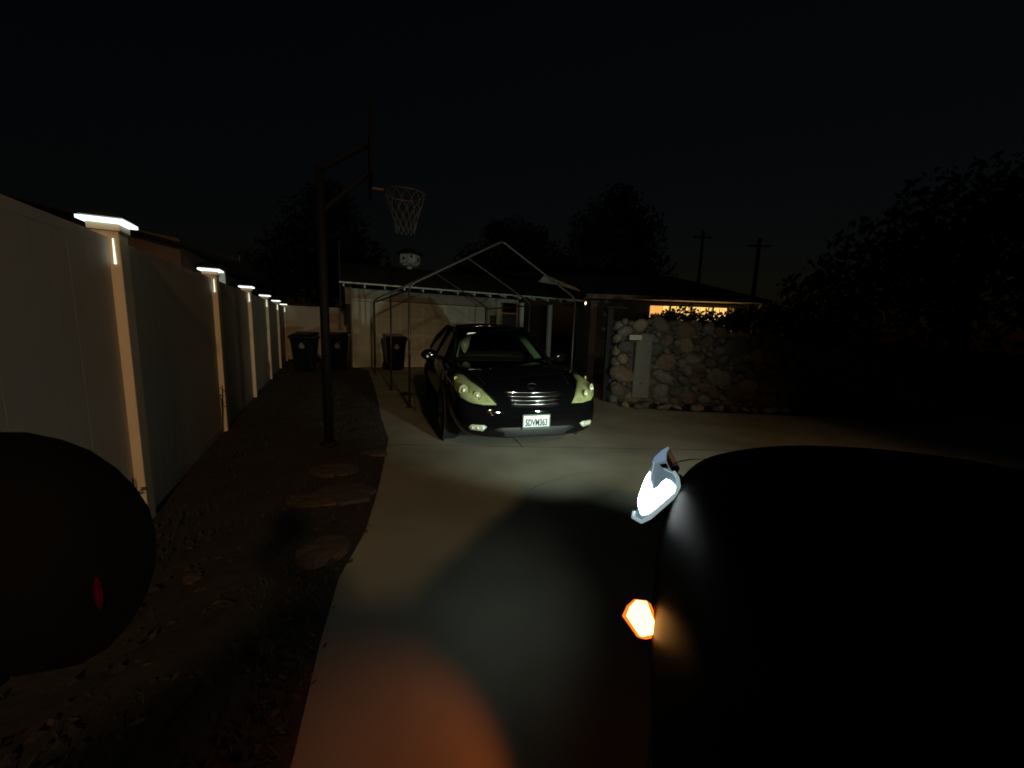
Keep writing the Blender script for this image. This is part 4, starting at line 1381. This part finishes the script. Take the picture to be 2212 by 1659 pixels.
# hedge over the wall in front of the lit window
def bush(name, label, base, clumps, n, size, seed, group=None, cat='bush', m='leaf'):
    t = thing(name, label, cat, base, 0, group)
    rs = random.Random(seed)
    st_ = MB()
    for k in range(5):
        c_ = clumps[k % len(clumps)]
        st_.tube([(c_[0] * .3, c_[1] * .3, 0.0), (c_[0] * .7, c_[1] * .7, c_[2] * .6), (c_[0], c_[1], c_[2])], [.02, .014, .006], 5)
    st_.build('stem', M['bark'], t)
    leaf_cloud(clumps, n, size, seed).build('foliage', M[m], t, solid=1e-5)
    return t
HG = 'bushes growing behind the stone wall'
bush('bush', 'dark bush on the wall left of the lit window strip', (2.95, 8.3, 0), [(0, 0, 1.60, .42, .6), (-.3, 0, 1.45, .3, .8), (.35, 0, 1.68, .3, .8), (0, 0, .9, .5, 1.0)], 2600, .045, 21, HG)
bush('bush', 'leafy bush in front of the lit window, its leaves cut out against the glow', (3.95, 8.4, 0), [(-.30, 0, 1.72, .38, .8), (.1, 0, 1.66, .38, .8), (.45, 0, 1.66, .42, .75), (0, .1, .9, .5, 1.0), (-.55, 0, 1.74, .24, .9), (.75, 0, 1.74, .26, .9)], 3600, .042, 22, HG)
bush('bush', 'dark bush covering the right end of the lit window strip', (5.2, 8.5, 0), [(-.35, 0, 1.74, .38, .8), (.3, 0, 1.82, .42, .8), (0, .1, 1.0, .6, 1.0), (.8, 0, 1.7, .5, .9)], 3000, .048, 23, HG)
bush('bush', 'large dark bush beyond the right end of the stone wall', (6.9, 8.7, 0), [(-.4, 0, 1.6, .6, .9), (.5, 0, 1.8, .8, .9), (0, .1, .9, .9, 1.0)], 2800, .06, 24, HG)

# weeds climbing the fence posts and at the strip
WG = 'small weeds by the fence'
def weed(loc, label, hs, seed):
    t = thing('weed', label, 'weed', loc, 0, WG)
    rs = random.Random(seed)
    sb, lb = MB(), MB()
    for h in hs:
        x = rs.uniform(-.04, .04)
        y = rs.uniform(-.04, .04)
        sb.tube([(0, 0, 0), (x * .6, y * .6, h * .5), (x, y, h)], 0.004, 4)
        for k in range(5):
            p = Vector((x + rs.uniform(-.05, .05), y + rs.uniform(-.05, .05), h * rs.uniform(.7, 1.05)))
            a_ = rs.uniform(0, 6.28)
            s_ = rs.uniform(.018, .04)
            d_ = Vector((math.cos(a_), math.sin(a_), rs.uniform(-.4, .4))) * s_
            e_ = Vector((-math.sin(a_), math.cos(a_), rs.uniform(-.3, .3))) * s_ * .5
            lb.add([p - d_, p + e_, p + d_, p - e_], [(0, 1, 2, 3)])
    sb.build('stem', M['leaf'], t)
    lb.build('leaves', M['leaf'], t, solid=1e-5)
fn = Vector((0.895, 0.445, 0))
weed(tuple(P1 + fn * 0.02 - V * 0.085), 'low weed against the nearest fence post, a leaf sprig half a metre up', [0.12, 0.36, 0.10, 0.06], 31)
weed(tuple(P1 + V * SP + fn * 0.02 - V * 0.09), 'climbing weed on the second fence post with three dark leaf tufts', [0.22, 0.44, 0.56, 0.60, 0.25], 32)
weed(tuple(P1 + fn * 0.06 - V * 0.35), 'tiny leaf sprig on the nearest board panel, left of the first post', [0.08, 0.10], 33)
weed(tuple(P1 + V * SP * 3 + fn * 0.02 - V * 0.09), 'small dark weed on the fourth fence post', [0.35, 0.42], 34)

# flat stones, mulch and litter on the strip
def blob(x, y, rx, ry, h, m, name, label, cat, seed, z=0.015, rz=0.0, group=None):
    rs = random.Random(seed)
    n = 14
    b = MB()
    ring = []
    for k in range(n):
        a_ = 2 * math.pi * k / n
        q = rs.uniform(.78, 1.1)
        px, py = rx * q * math.cos(a_), ry * q * math.sin(a_)
        ring.append((px * math.cos(rz) - py * math.sin(rz), px * math.sin(rz) + py * math.cos(rz)))
    vs = [(p[0], p[1], 0) for p in ring] + [(p[0] * .93, p[1] * .93, h * rs.uniform(.8, 1.1)) for p in ring] + [(p[0] * .5, p[1] * .5, h * rs.uniform(.9, 1.3)) for p in ring] + [(0, 0, h * 1.1)]
    fs = [tuple(reversed(range(n)))]
    for r0 in (0, n):
        fs += [(r0 + k, r0 + (k + 1) % n, r0 + n + (k + 1) % n, r0 + n + k) for k in range(n)]
    fs += [(2 * n + k, 2 * n + (k + 1) % n, 3 * n) for k in range(n)]
    b.add(vs, fs)
    o = b.build(name, m, None, loc=(x, y, z))
    return tag(o, label, cat, group)
FG = 'flat stones on the dirt strip'
blob(-1.62, 3.45, .26, .16, .03, M['mulch'], 'mulch_pile', 'low yellowish mulch patch by the driveway edge, the farther one', 'mulch', 41)
blob(-1.50, 2.80, .24, .13, .03, M['mulch'], 'mulch_pile', 'low yellowish mulch patch by the driveway edge, the nearer one', 'mulch', 42)
blob(-1.32, 2.95, .26, .20, .035, M['flagstone'], 'flagstone', 'reddish flat stone at the driveway edge beside the nearer mulch patch', 'stone', 43, group=FG)
blob(-1.12, 2.16, .17, .17, .04, M['flagstone'], 'flagstone', 'reddish flat stone close to the driveway, nearest of the big ones', 'stone', 44, group=FG)
blob(-1.48, 3.95, .20, .10, .03, M['flagstone'], 'flagstone', 'small reddish flat stone by the hoop pole', 'stone', 45, group=FG)
blob(-1.66, 1.86, .05, .045, .025, M['flagstone'], 'pebble', 'small rounded pebble alone on the dark dirt near the fence', 'stone', 46, group=FG)
blob(-1.02, 1.45, .05, .04, .025, M['flagstone'], 'pebble', 'small rounded pebble in the dirt near the bottom of the picture', 'stone', 47, group=FG)

lt = MB()
for k in range(1500):
    y = rnd.uniform(0.3, 9.0)
    fx, dx = in_strip(0, y)
    x = fx + 0.05 + (dx - fx) * rnd.random() ** 0.7
    a_ = rnd.uniform(0, 6.28)
    s_ = rnd.uniform(.008, .026)
    dv = Vector((math.cos(a_), math.sin(a_), rnd.uniform(-.3, .3))) * s_
    ev = Vector((-math.sin(a_), math.cos(a_), rnd.uniform(-.4, .4))) * s_ * .45
    p = Vector((x, y, 0.048 + rnd.uniform(-.012, .012)))
    lt.add([p - dv, p + ev, p + dv, p - ev], [(0, 1, 2, 3)])
tag(lt.build('leaf_litter', M['leaf_dry'], solid=1e-5), 'dry leaf litter strewn over the dirt strip', None, kind='stuff')
cb_ = MB()
for k in range(700):
    y = rnd.uniform(0.3, 8.0)
    fx, dx = in_strip(0, y)
    x = fx + 0.06 + (dx - fx - .1) * rnd.random()
    s_ = rnd.uniform(.008, .03)
    cb_.add([(x + s_ * rnd.uniform(.6, 1.2) * math.cos(q * 1.571 + k), y + s_ * rnd.uniform(.6, 1.2) * math.sin(q * 1.571 + k), 0.03) for q in range(4)] + [(x, y, 0.03 + s_)],
            [(0, 1, 4), (1, 2, 4), (2, 3, 4), (3, 0, 4)])
tag(cb_.build('soil_clods', M['dirt'], solid=1e-5), 'loose clods of soil on the dirt strip', None, kind='stuff')

# utility poles far behind, right
for (x, y, h, lab) in ((15.7, 34, 10.1, 'thin dark utility pole, left one of the pair against the night sky'), (16.9, 28, 8.2, 'dark utility pole, right one of the pair against the night sky')):
    t = thing('utility_pole', lab, 'utility pole', (x, y, 0), 0, 'utility poles far behind')
    MB().tube([(0, 0, 0), (0, 0, h)], [0.17, 0.12], 8).build('pole', M['bark'], t, smooth=True)
    MB().box((0, 0, h - .5), (1.6, 0.10, 0.12)).build('crossarm', M['bark'], t)
